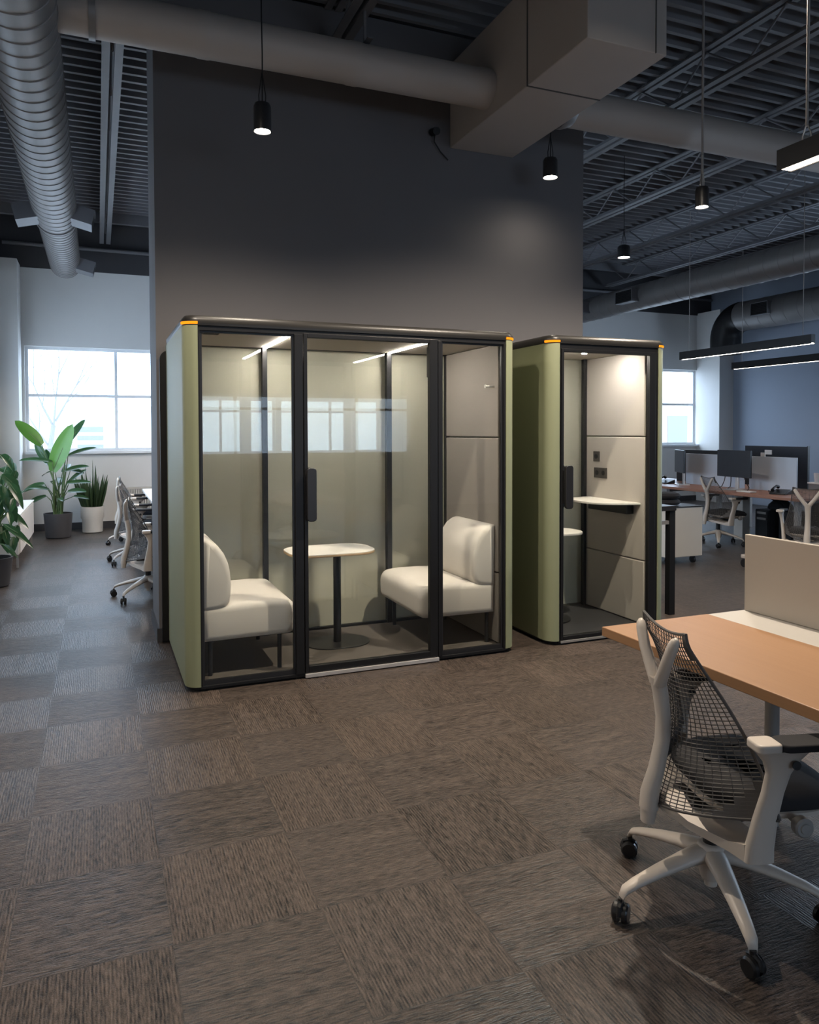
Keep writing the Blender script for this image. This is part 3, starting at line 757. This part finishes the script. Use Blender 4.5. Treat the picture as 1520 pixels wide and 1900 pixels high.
    # arms
    for s in (-1, 1):
        b = B()
        def rs(x, y, z, wx, wy, n=12): return [(x+wx*math.copysign(abs(math.cos(q))**.7, math.cos(q)), y+wy*math.copysign(abs(math.sin(q))**.7, math.sin(q)), z) for q in [2*PI*i/n for i in range(n)]]
        b.ring_loft([rs(.004,s*.262,.288,.045,.020), rs(.004,s*.265,.33,.043,.020), rs(.016,s*.274,.42,.036,.018), rs(.030,s*.286,.50,.032,.017), rs(.040,s*.296,.56,.036,.017), rs(.045,s*.302,.60,.056,.018), rs(.048,s*.305,.625,.080,.022), rs(.05,s*.305,.634,.090,.026)])
        a = mk('armrest', b, M['chair_pale'], t, ang=60)
        b = B().prism(rrect(.020,s*.305-.042,.215,s*.305+.042,.035), 'z', .636, .658)
        mk('arm_pad', b, M['cushion'], a, bev=.006, seg=3)
        b = B().prism(rrect(-.045,s*.305-.038,.030,s*.305+.038,.016), 'z', .634, .660)
        mk('arm_cap', b, M['chair_pale'], a, bev=.006, seg=3)
        b = B().cyl((.075,s*.305-.0225,.595),(.075,s*.305-.0265,.595),.013); mk('arm_button', b, M['rubber'], a)
    b = B(); b.cyl((.135,-.20,.385),(.135,-.25,.385),.009); b.tube([(.135,-.25,.385),(.135,-.258,.385),(.135,-.280,.385),(.135,-.284,.385)], [.024,.029,.029,.024], 24); b.tube([(.135,-.284,.385),(.135,-.287,.385)], [.016,.014], 20)
    mk('tilt_knob', b, M['grey'], t)
    return t
ch0 = make_chair()
def chair(x, y, deg, label, first=[True], base=None):
    c = ch0 if first[0] else copy_tree(ch0)
    first[0] = False
    c.location = (x, y, 0); c.rotation_euler = (0,0,math.radians(deg)); c['label'] = label
    if base is not None:
        for o in c.children:
            if o.name.startswith(('star_base', 'caster')): o.rotation_euler = (0,0,math.radians(base-deg))
    return c
chair(1.83, 1.868, -16, 'pale grey mesh-backed office chair pushed up to the near oak desk', base=29.5)
chair(.42, 7.43, -4, 'mesh-backed office chair at the white table, nearest the dark wall corner', base=155)
chair(.40, 9.50, -6, 'mesh-backed office chair at the white table, behind the first one', base=150)
chair(.44, 11.1, 0, 'mesh-backed office chair farthest along the white table, almost hidden')
chair(7.74, 7.82, -10, 'mesh-backed office chair turned sideways at the far desk before the monitor', base=10)
chair(7.17, 5.92, 30, 'mesh-backed office chair cut by the right picture edge beyond the far desk')

# ------------------------------------------------------------------ near desk
t = thing('office_desk', (2.4, 1.6, 0), 'near oak-topped office desk entering from the right', 'desk')
mk('worktop', B().box(1.920,.70,.692,2.485,2.570,.730), M['oak'], t, bev=.003, smooth=False)
mk('cable_strip', B().box(2.486,.70,.700,2.90,2.568,.729), M['strip'], t, bev=.002, smooth=False)
for x, y in ((2.42,2.16),(2.42,1.0)):
    b = B().cyl((x,y,.0),(x,y,.692),.027, seg=20); mk('leg', b, M['grey'], t)
b = B().box(2.395,1.0,.63,2.445,2.16,.692); mk('cross_beam', b, M['grey'], t, smooth=False)
b = B().prism([(2.02,.692),(2.42,.692),(2.42,.62),(2.36,.64)], 'y', 1.86, 1.90); mk('bracket', b, M['grey'], t)
t = tag(mk('desk_divider', B().box(2.690,.70,.730,2.712,2.560,1.074), M['divider'], bev=.003, smooth=False), 'beige frosted divider panel standing along the near desk', 'divider')

# ------------------------------------------------------------------ far desks
t = thing('office_desk', (8.2, 8.5, 0), 'far red-brown bench desk with monitors and phones', 'desk')
mk('worktop', B().box(7.70,6.52,.690,9.10,11.6,.725), M['redwood'], t, bev=.004, smooth=False)
for y in (6.75, 9.0, 11.3):
    for x in (7.95, 8.92):
        mk('leg', B().box(x-.03,y-.03,0,x+.03,y+.03,.69), M['grey'], t, smooth=False)
    mk('cross_beam', B().box(7.98,y-.02,.63,8.89,y+.02,.69), M['grey'], t, smooth=False)
mk('cable_column', B().box(8.36,8.0,0,8.50,8.16,.69), M['beige'], t, bev=.005, smooth=False)
gp = 'frosted panels on the far desk'
tag(mk('desk_screen', B().box(8.40,7.155,.725,8.42,7.93,1.185), M['frost'], bev=.003, smooth=False), 'frosted divider on the far desk, right of the monitor', 'divider', gp)
tag(mk('desk_screen', B().box(8.40,8.02,.725,8.42,9.16,1.19), M['frost'], bev=.003, smooth=False), 'frosted divider on the far desk, left of the monitor', 'divider', gp)
tag(mk('desk_screen', B().box(8.75,8.6,.725,8.78,9.75,1.235), M['black_sat'], bev=.003, smooth=False), 'dark divider edge behind the left frosted panel', 'divider')
o = tag(mk('partition_screen', B().box(9.60,8.00,.60,9.63,9.15,1.30), M['screen'], bev=.003, smooth=False), 'dark partition screen standing before the blue-grey wall', 'partition')
mk('foot', B().box(9.57,8.05,0,9.66,8.10,.60), M['grey'], o, smooth=False); mk('foot', B().box(9.57,9.05,0,9.66,9.10,.60), M['grey'], o, smooth=False)
mk('end_panel', B().box(9.595,7.985,.60,9.635,8.0,1.31), M['black_sat'], o, smooth=False)
def monitor(x, y, rz, w, h, zc, label):
    t = thing('monitor', (x, y, .725), label, 'monitor', 'computer monitors', 0)
    mk('screen', B().box(x-.012,y-w/2,zc-h/2,x+.012,y+w/2,zc+h/2), M['screen'], t, bev=.004, smooth=False)
    mk('rear_housing', B().box(x+.012,y-w*.25,zc-h*.3,x+.045,y+w*.25,zc+h*.3), M['black_sat'], t, bev=.01)
    b = B().box(x+.045,y-.03,.73,x+.07,y+.03,zc+.05); mk('stand', b, M['silver'], t, bev=.004, smooth=False)
    mk('stand_foot', B().prism(rrect(x-.06,y-.11,x+.13,y+.11,.04), 'z', .725, .735), M['silver'], t)
    t.rotation_euler = (0,0,rz)
monitor(8.10, 7.91, math.radians(-6), .66, .37, 1.085, 'wide dark monitor standing between the frosted panels')
monitor(8.12, 8.98, math.radians(-27), .50, .34, 1.08, 'monitor turned edge-on at the left end of the far desk')
def phone(x, y, rz, label):
    t = thing('desk_phone', (x, y, .725), label, 'telephone', 'black desk phones')
    b = B().prism([(-.10,0),(.10,0),(.10,.06),(-.10,.015)], 'y', -.10, .10)
    bmesh.ops.translate(b.bm, verts=b.bm.verts, vec=(x,y,.725)); mk('phone_body', b, M['rubber'], t, bev=.006)
    b = B(); b.tube([(x-.07,y+.07,.775),(x-.03,y+.075,.80),(x+.05,y+.075,.825),(x+.09,y+.07,.81)], [.024,.015,.015,.024], 10); mk('handset', b, M['rubber'], t)
    b = B(); b.tube([(x-.07,y+.08,.76)]+[(x-.07+.01*i,y+.11+.02*math.sin(i),.74+.03*math.sin(i*.9)) for i in range(12)], .005, 6); mk('cord', b, M['rubber'], t)
    t.rotation_euler = (0,0,rz)
phone(8.08, 7.12, .3, 'black desk phone near the right end of the far desk')
phone(8.15, 9.32, .2, 'black desk phone at the left end of the far desk')
tag(mk('keyboard', B().prism(rrect(7.88,7.42,8.0,7.66,.015), 'z', .725, .74), M['paper'], bev=.003), 'white keyboard pad lying before the wide monitor', 'keyboard')
tag(mk('mouse_pad', B().prism(rrect(7.93,7.80,8.05,8.10,.02), 'z', .725, .73), M['grey'], bev=.002), 'grey pad lying before the wide monitor, left of the keyboard', 'pad')
b = B()
for dy in (-.12, .1, .2): b.tube([(8.14,7.9+dy,.92),(8.16,7.9+dy*1.2,.84),(8.18,7.9+dy*1.5,.76),(8.14,7.9+dy*1.6,.73)], .006, 6)
tag(mk('monitor_cables', b, M['rubber']), 'black cables dangling below the wide monitor', 'cables')
for x, y, z, w, h, l in ((8.40,7.70,1.185,.075,.055,'white note standing above the monitor top'),(8.40,8.10,1.19,.045,.03,'smaller white note behind the monitor top')):
    tag(mk('paper_note', B().box(x,y-w/2,z,x+.012,y+w/2,z+h), M['paper'], bev=.002, smooth=False), l, 'note')
tag(mk('label_card', B().box(9.585,8.62,1.17,9.598,8.75,1.24), M['paper'], smooth=False), 'white card fixed on the dark partition screen', 'card')
t = thing('computer_tower', (8.75, 7.85, 0), 'black computer tower on the floor beneath the far desk', 'computer')
mk('case', B().box(8.55,7.72,.0,8.95,7.95,.44), M['black_sat'], t, bev=.006, smooth=False)
mk('front_panel', B().box(8.535,7.73,.01,8.55,7.94,.43), M['black'], t, bev=.003, smooth=False)
for z in (.30, .38): mk('drive_cover', B().box(8.530,7.76,z,8.536,7.91,z+.03), M['grey'], t, smooth=False)
tag(mk('computer_tower', B().box(8.62,7.42,.0,8.98,7.62,.44), M['black_sat'], bev=.006, smooth=False), 'second black case on the floor right of the desk leg', 'computer')
t = thing('backpack', (8.66, 7.55, .44), 'black bag slumped on the computer tower under the desk', 'bag')
b = B(); b.ring_loft([[(8.66+r*1.1*math.cos(a), 7.62+r*1.2*math.sin(a)*(1+.15*math.sin(3*a)), z) for a in [2*PI*i/16 for i in range(16)]] for r, z in ((.10,.442),(.14,.47),(.13,.52),(.09,.57),(.04,.60))]); mk('bag_body', b, M['cushion'], t)
b = B(); b.tube([(8.6,7.62,.55),(8.5,7.66,.62),(8.52,7.5,.60),(8.56,7.45,.5)], .012, 6); mk('strap', b, M['cushion'], t)
# right edge things on the next desk
t = thing('side_table', (9.4, 7.2, 0), 'low grey cabinet carrying a plant before the partition screen', 'cabinet')
mk('carcass', B().box(9.15,6.3,.05,9.55,7.6,.80), M['grey'], t, bev=.004, smooth=False); mk('plinth', B().box(9.18,6.33,0,9.52,7.57,.05), M['black'], t, smooth=False)
mk('cabinet_top', B().box(9.14,6.29,.80,9.56,7.61,.82), M['white_lam'], t, smooth=False)

# ------------------------------------------------------------------ plants
def leaf(b, base, d, up, L, W, curl=.3, fold=.25, shape='paddle', nl=10, nw=4):
    d = V(d).normalized(); side = d.cross(V(up)).normalized(); nrm = side.cross(d).normalized(); base = V(base)
    def f(u, v):
        u = 2*u-1
        if shape == 'paddle': w = W*math.sin(PI*min(1,(.06+.94*v)))**.55*(1-.15*v)
        elif shape == 'sword': w = W*(.55+.45*math.sin(PI*v*.7))*(1-v**3)
        else: w = W*math.sin(PI*v**.75)**.8*(1-.35*v)
        c = curl*v*v
        p = base + d*L*(v - .15*c*v) - nrm*L*c*.5 + side*u*w*.5 + nrm*(fold*abs(u)*w*.5)
        return p
    b.grid(f, nw, nl)
def pot(parent, x, y, r0, r1, h, mat, lip=None):
    b = B(); prof = [(r0*.9,0),(r0,.012)] + ([(lip[0],lip[1]),(lip[2],lip[3])] if lip else []) + [(r1,h),(r1-.018,h),(r1-.022,h-.05)]
    b.lathe(prof, (x,y,0), 40); mk('pot', b, M[mat], parent, ang=40)
    b = B(); b.lathe([(.001,h-.045),(r1-.024,h-.047)], (x,y,0), 24, cap=False); mk('soil', b, M['soil'], parent)
t = thing('bird_of_paradise', (-.55, 12.15, 0), 'tall broad-leaved plant in a charcoal pot below the window', 'plant')
cx, cy = -.55, 12.15
pot(t, cx, cy, .17, .195, .36, 'potdark')
bs, bl, bd = B(), B(), B()
def stalk(b, p, q, bow, r0=.012, r1=.006):
    p, q = V(p), V(q); m = (p+q)/2 + V(bow); b.tube([p, (p*2+m)/3+V(bow)*.3, m, (m+q)/2+V(bow)*.25, q], [r0,(r0+r1)/2,(r0+r1)/2,r1,r1], 8)
def paddle(b, base, tip, up, W, curl=.15, fold=.25, r=(.013,.007), foot=None):
    base, tip = V(base), V(tip)
    leaf(b, base, tip-base, up, (tip-base).length, W, curl, fold, nl=12)
    p = V((cx+random.uniform(-.06,.06), cy+random.uniform(-.05,.05), .3))
    bs.tube([p, p*.6+base*.4+V((0,0,.12)), base, base+(tip-base)*.5], [r[0],r[0]*.8,r[1],r[1]*.6], 8)
# big upright bright leaf, left leaf, backlit leaf to the right
paddle(bl, (-.60,11.95,.98), (-.33,11.9,1.66), (-.35,-1,.15), .27, .0, .28)
paddle(bl, (-.74,12.0,1.36), (-1.07,11.95,1.72), (.5,-1,.6), .23, .1, .15)
paddle(bd, (-.42,12.2,1.36), (-.17,12.25,1.74), (-.6,-1,.2), .13, .05, .5)
for (a, e, up, w) in [((-.40,12.0,1.20),(-.02,11.95,1.36),(0,-.5,1),.12), ((-.60,11.9,1.12),(-1.02,11.75,1.20),(0,-.5,1),.13), ((-.44,12.0,.98),(-.12,11.95,1.08),(.2,-.6,1),.12),
                      ((-.42,12.0,.80),(-.08,12.0,.84),(.2,-.6,1),.11), ((-.72,12.1,.80),(-1.0,12.0,.72),(-.2,-.6,1),.14), ((-.70,12.1,.62),(-.98,12.0,.52),(-.2,-.6,1),.12),
                      ((-.34,12.1,.60),(-.12,12.05,.58),(.3,-.6,1),.10), ((-.68,12.2,1.1),(-.86,12.2,1.42),(-.5,-1,.4),.13), ((-.6,12.2,1.02),(-.72,12.2,1.30),(-.5,-1,.4),.12)]:
    paddle(bd, a, e, up, w, .25, .3, (.010,.005))
for i in range(13):
    a = random.uniform(0, 2*PI); zb = random.uniform(.55, 1.05); rb = random.uniform(.08, .18)
    bx_, by_ = cx+rb*math.cos(a), cy-.05+rb*math.sin(a); rl = random.uniform(.16, .30)
    paddle(bd, (bx_, by_, zb), (bx_+rl*math.cos(a), min(by_+rl*math.sin(a), 12.9), zb+random.uniform(-.06,.22)), (random.uniform(-.3,.3), -.6, .9), random.uniform(.07,.12), .3, .3, (.010,.005))
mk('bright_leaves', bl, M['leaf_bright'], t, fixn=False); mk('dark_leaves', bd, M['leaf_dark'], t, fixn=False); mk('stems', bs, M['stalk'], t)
t = thing('snake_plant', (-.09, 12.6, 0), 'upright sword-leaved snake plant in a round white pot', 'plant')
cx, cy = -.09, 12.6
pot(t, cx, cy, .145, .168, .40, 'potwhite', (.150,.20,.168,.23))
b = B()
for i in range(46):
    a = i*2.4; r = .125*((i%9+.5)/9)**.6; h = random.uniform(.34,.62)
    if i < 3: h = .70+.05*i
    tl = .25*r/.12
    leaf(b, (cx+r*math.cos(a), cy+r*math.sin(a), .34), (tl*math.cos(a)*1.1, tl*math.sin(a), 1), (math.cos(a+1), math.sin(a+1), .1), h, random.uniform(.045,.06), random.uniform(-.05,.05), .35, 'sword', 10, 2)
mk('leaves', b, M['leaf_snake'], t, fixn=False)
# philodendron close at the left frame edge
t = thing('philodendron', (-1.0, 8.55, 0), 'large drooping-leaved plant in a black pot at the left picture edge', 'plant')
cx, cy = -.99, 8.55
pot(t, cx, cy, .15, .185, .29, 'potdark')
bs, b = B(), B()
spec = [(-.95,1.40,-1.2,1.28,.15),(-.92,1.30,-.78,1.26,.13),(-1.0,1.24,-.86,1.02,.18),(-.88,1.13,-.66,.92,.17),(-.92,1.18,-.72,1.10,.16),(-.80,1.06,-.62,.80,.14),(-.92,1.02,-.80,.74,.17),(-1.0,1.0,-.94,.70,.16),
        (-.84,.92,-.70,.62,.16),(-.95,.86,-.88,.60,.17),(-.90,.76,-.60,.58,.15),(-.86,.66,-.52,.44,.12),(-.98,.72,-.86,.42,.16),(-.94,.60,-.82,.34,.15),(-1.02,.50,-.94,.26,.13),(-.98,.42,-.90,.18,.10),(-.92,.52,-.84,.30,.12),
        (-1.05,1.1,-1.25,.9,.18),(-1.1,.9,-1.3,.7,.18),(-1.1,1.25,-1.3,1.2,.17)]
for i in range(26):
    zz = random.uniform(.45, 1.35); xx = random.uniform(-1.0, -.74); dx_ = random.uniform(-.06, .17)
    spec.append((xx, zz, xx+dx_, zz-random.uniform(.12,.20), random.uniform(.07,.105)))
for i, (x0, z0, x1, z1, w) in enumerate(spec):
    y = 8.45 + .25*math.sin(i*2.1); p = V((x0, y, z0)); q = V((x1, y-.10+.1*math.sin(i), z1))
    leaf(b, p, q-p, (random.uniform(-.3,.6), -.8, .9), (q-p).length*.9, w*.8, .35, .25, 'heart', 10, 4)
    s0 = V((cx+random.uniform(-.05,.05), cy+random.uniform(-.05,.05), .22)); m = s0*.45+p*.55 + V((-.05,0,.10))
    bs.tube([s0, m, p, p+(q-p)*.4], [.010,.008,.005,.003], 7)
mk('leaves', b, M['leaf_dark'], t, fixn=False); mk('stems', bs, M['stalk'], t)
# credenza
t = thing('credenza', (-1.06, 10.5, 0), 'low white sideboard on metal legs along the left windows', 'sideboard')
mk('cabinet_body', B().box(-1.30,9.56,.155,-.842,11.55,.60), M['beige'], t, bev=.004, smooth=False)
for i in range(3): mk('door', B().box(-.842,9.60+.65*i,.17,-.826,10.235+.65*i,.585), M['white_lam'], t, bev=.003, smooth=False)
mk('cabinet_top', B().box(-1.31,9.55,.60,-.82,11.56,.615), M['white_lam'], t, bev=.003, smooth=False)
for x in (-.86,-1.28):
    for y in (9.60, 11.50): mk('leg', B().box(x-.012,y-.012,0,x+.012,y+.012,.155), M['grey'], t, smooth=False)
# plant on credenza
t = thing('potted_plant', (-.98, 10.6, .615), 'small dark-leaved plant standing on the white sideboard', 'plant')
b = B(); b.lathe([(.055,0),(.075,.10),(.07,.10),(.065,.08)], (-.98,10.6,.615), 20); mk('pot', b, M['potdark'], t)
b = B()
for i in range(16):
    a = i*2.4; leaf(b, (-.98,10.6,.69), (math.cos(a)*.8, math.sin(a)*.8, .9), (0,0,1), random.uniform(.18,.3), .06, .4, .2, 'heart', 8, 2)
mk('leaves', b, M['leaf_dark'], t, fixn=False)
# small plant by the partition
t = thing('potted_plant', (9.32, 7.38, .82), 'small green plant with twiggy stems beside the dark partition screen', 'plant')
b = B(); b.lathe([(.07,0),(.085,.13),(.078,.13),(.07,.10)], (9.32,7.38,.82), 20); mk('pot', b, M['potdark'], t)
b = B()
for i in range(18):
    a = i*2.4; leaf(b, (9.32,7.38,.92), (math.cos(a)*.45, math.sin(a)*.45, 1), (math.cos(a+1),math.sin(a+1),.3), random.uniform(.16,.34), .05, .3, .2, 'heart', 8, 2)
mk('leaves', b, M['leaf_snake'], t, fixn=False)
tag(mk('paper_cup', B().lathe([(.035,0),(.045,.13),(.042,.13),(.033,.01)], (9.20,7.50,1.08-.26), 20), M['paper']), 'white cup standing beside the small plant', 'cup')
tag(mk('storage_box', B().box(9.22,6.98,.82,9.42,7.22,1.03), M['beige'], bev=.004, smooth=False), 'pale box standing right of the small plant', 'box')
tag(mk('monitor_block', B().box(9.2,6.62,.82,9.45,6.95,1.17), M['black'], bev=.008, smooth=False), 'black box-shaped device cut by the right picture edge', 'device')  # plain block standing in for a black monitor

# ------------------------------------------------------------------ left table, radiator
t = thing('long_table', (1.05, 9.6, 0), 'long white table behind the dark wall, with office chairs along it', 'table')
mk('tabletop', B().box(.578,7.0,.70,1.75,11.4,.73), M['white_lam'], t, bev=.004, smooth=False)
for y in (7.1, 11.3):
    for x in (.72, 1.65): mk('leg', B().box(x-.025,y-.025,0,x+.025,y+.025,.70), M['grey'], t, smooth=False)
t = thing('radiator', (1.1, 12.98, .1), 'low ribbed radiator under the left far window', 'radiator')
b = B()
for i in range(40): b.box(.45+.035*i, 12.95, .16, .475+.035*i, 13.0, .62)
mk('fins', b, M['beige'], t, smooth=False); mk('top_rail', B().box(.43,12.94,.62,1.87,13.01,.65), M['beige'], t, smooth=False)
for x in (.5, 1.8): mk('bracket', B().box(x-.02,12.96,.0,x+.02,13.0,.16), M['beige'], t, smooth=False)

# ------------------------------------------------------------------ right: black table, pedestal, cushions
t = thing('side_table', (4.9, 5.15, 0), 'black-legged high table right behind the phone booth', 'table')
mk('tabletop', B().box(4.03,4.96,.875,4.455,5.55,.915), M['black_sat'], t, bev=.003, smooth=False)
for x, y in ((4.425,5.0),(4.425,5.5),(4.06,5.5)):
    mk('leg', B().box(x-.028,y-.028,0,x+.028,y+.028,.875), M['black'], t, smooth=False)
mk('stretcher', B().box(4.06,4.985,.76,4.40,5.015,.79), M['grey'], t, smooth=False)
t = thing('mobile_pedestal', (6.3, 6.95, 0), 'pale mobile pedestal cabinet on casters beside the phone booth', 'pedestal')
mk('cabinet_body', B().box(5.98,6.80,.09,6.49,7.30,.66), M['beige'], t, bev=.004, smooth=False)
mk('cabinet_top', B().box(5.97,6.79,.66,6.50,7.31,.672), M['black_sat'], t, bev=.003, smooth=False)
for x in (6.06,6.42):
    for y in (6.88,7.22):
        b = B(); b.cyl((x-.015,y,.04),(x+.015,y,.04),.04, seg=16); b.cyl((x,y,.05),(x,y,.09),.012); mk('caster', b, M['rubber'], t)
gp = 'dark cushions stacked on the mobile pedestal'
for i, l in enumerate(('dark round cushion on the mobile pedestal, lower of two', 'dark round cushion on the mobile pedestal, upper of two')):
    b = B(); z = .674+.075*i; b.lathe([(.12,0),(.16,.012),(.175,.037),(.16,.062),(.12,.073)], (6.13,7.02,z), 28)
    tag(mk('round_cushion', b, M['cushion']), l, 'cushion', gp)
t = thing('wheeled_base', (6.95, 6.45, 0), 'low pale wheeled base peeping out left of the near divider', 'wheeled_base')  # stands in for an unidentified base of which one caster shows
mk('top', B().prism(rrect(6.70,6.10,7.1,6.46,.05), 'z', .10, .14), M['chair_pale'], t, bev=.008)
for x in (6.74,7.05):
    for y in (6.15,6.41):
        b = B(); b.cyl((x-.02,y,.045),(x+.02,y,.045),.045, seg=18); b.cyl((x,y,.05),(x,y,.10),.012); mk('caster', b, M['rubber'], t)

# ------------------------------------------------------------------ world, camera, view
w = bpy.data.worlds.new('daylight'); S.world = w; w.use_nodes = True
nt = w.node_tree; nt.nodes.clear()
wo = nt.nodes.new('ShaderNodeOutputWorld'); bg = nt.nodes.new('ShaderNodeBackground')
bg.inputs[0].default_value = (.62,.78,1.0,1); bg.inputs[1].default_value = 8.0
nt.links.new(bg.outputs[0], wo.inputs[0])

F, YAW, PIT, ROL, SY = 1402.08, math.radians(22.4199), math.radians(1.60175), math.radians(-.141), -110.257
fw = V((math.sin(YAW)*math.cos(PIT), math.cos(YAW)*math.cos(PIT), -math.sin(PIT)))
rt = V((math.cos(YAW), -math.sin(YAW), 0)); up = rt.cross(fw)
r2 = rt*math.cos(ROL) + up*math.sin(ROL); u2 = -rt*math.sin(ROL) + up*math.cos(ROL)
cd = bpy.data.cameras.new('camera'); cam = bpy.data.objects.new('camera', cd); COL.objects.link(cam)
mat = Matrix((( r2.x,u2.x,-fw.x,0),(r2.y,u2.y,-fw.y,0),(r2.z,u2.z,-fw.z,1.54),(0,0,0,1)))
cam.matrix_world = mat
cd.sensor_fit = 'HORIZONTAL'; cd.sensor_width = 36; cd.lens = 36*F/1520; cd.shift_y = SY/1520
cd.clip_start = .05; cd.clip_end = 400
S.camera = cam
vs = S.view_settings
S.display_settings.display_device = 'sRGB'
vs.view_transform = 'Standard'; vs.look = 'None'; vs.exposure = 0; vs.gamma = 1; vs.use_curve_mapping = False
c = S.cycles
c.use_denoising = True
try: c.denoiser = 'OPENIMAGEDENOISE'
except Exception: pass
c.max_bounces = 10; c.diffuse_bounces = 5; c.glossy_bounces = 4; c.transparent_max_bounces = 24; c.transmission_bounces = 8
c.sample_clamp_indirect = 6; c.caustics_reflective = False; c.caustics_refractive = False
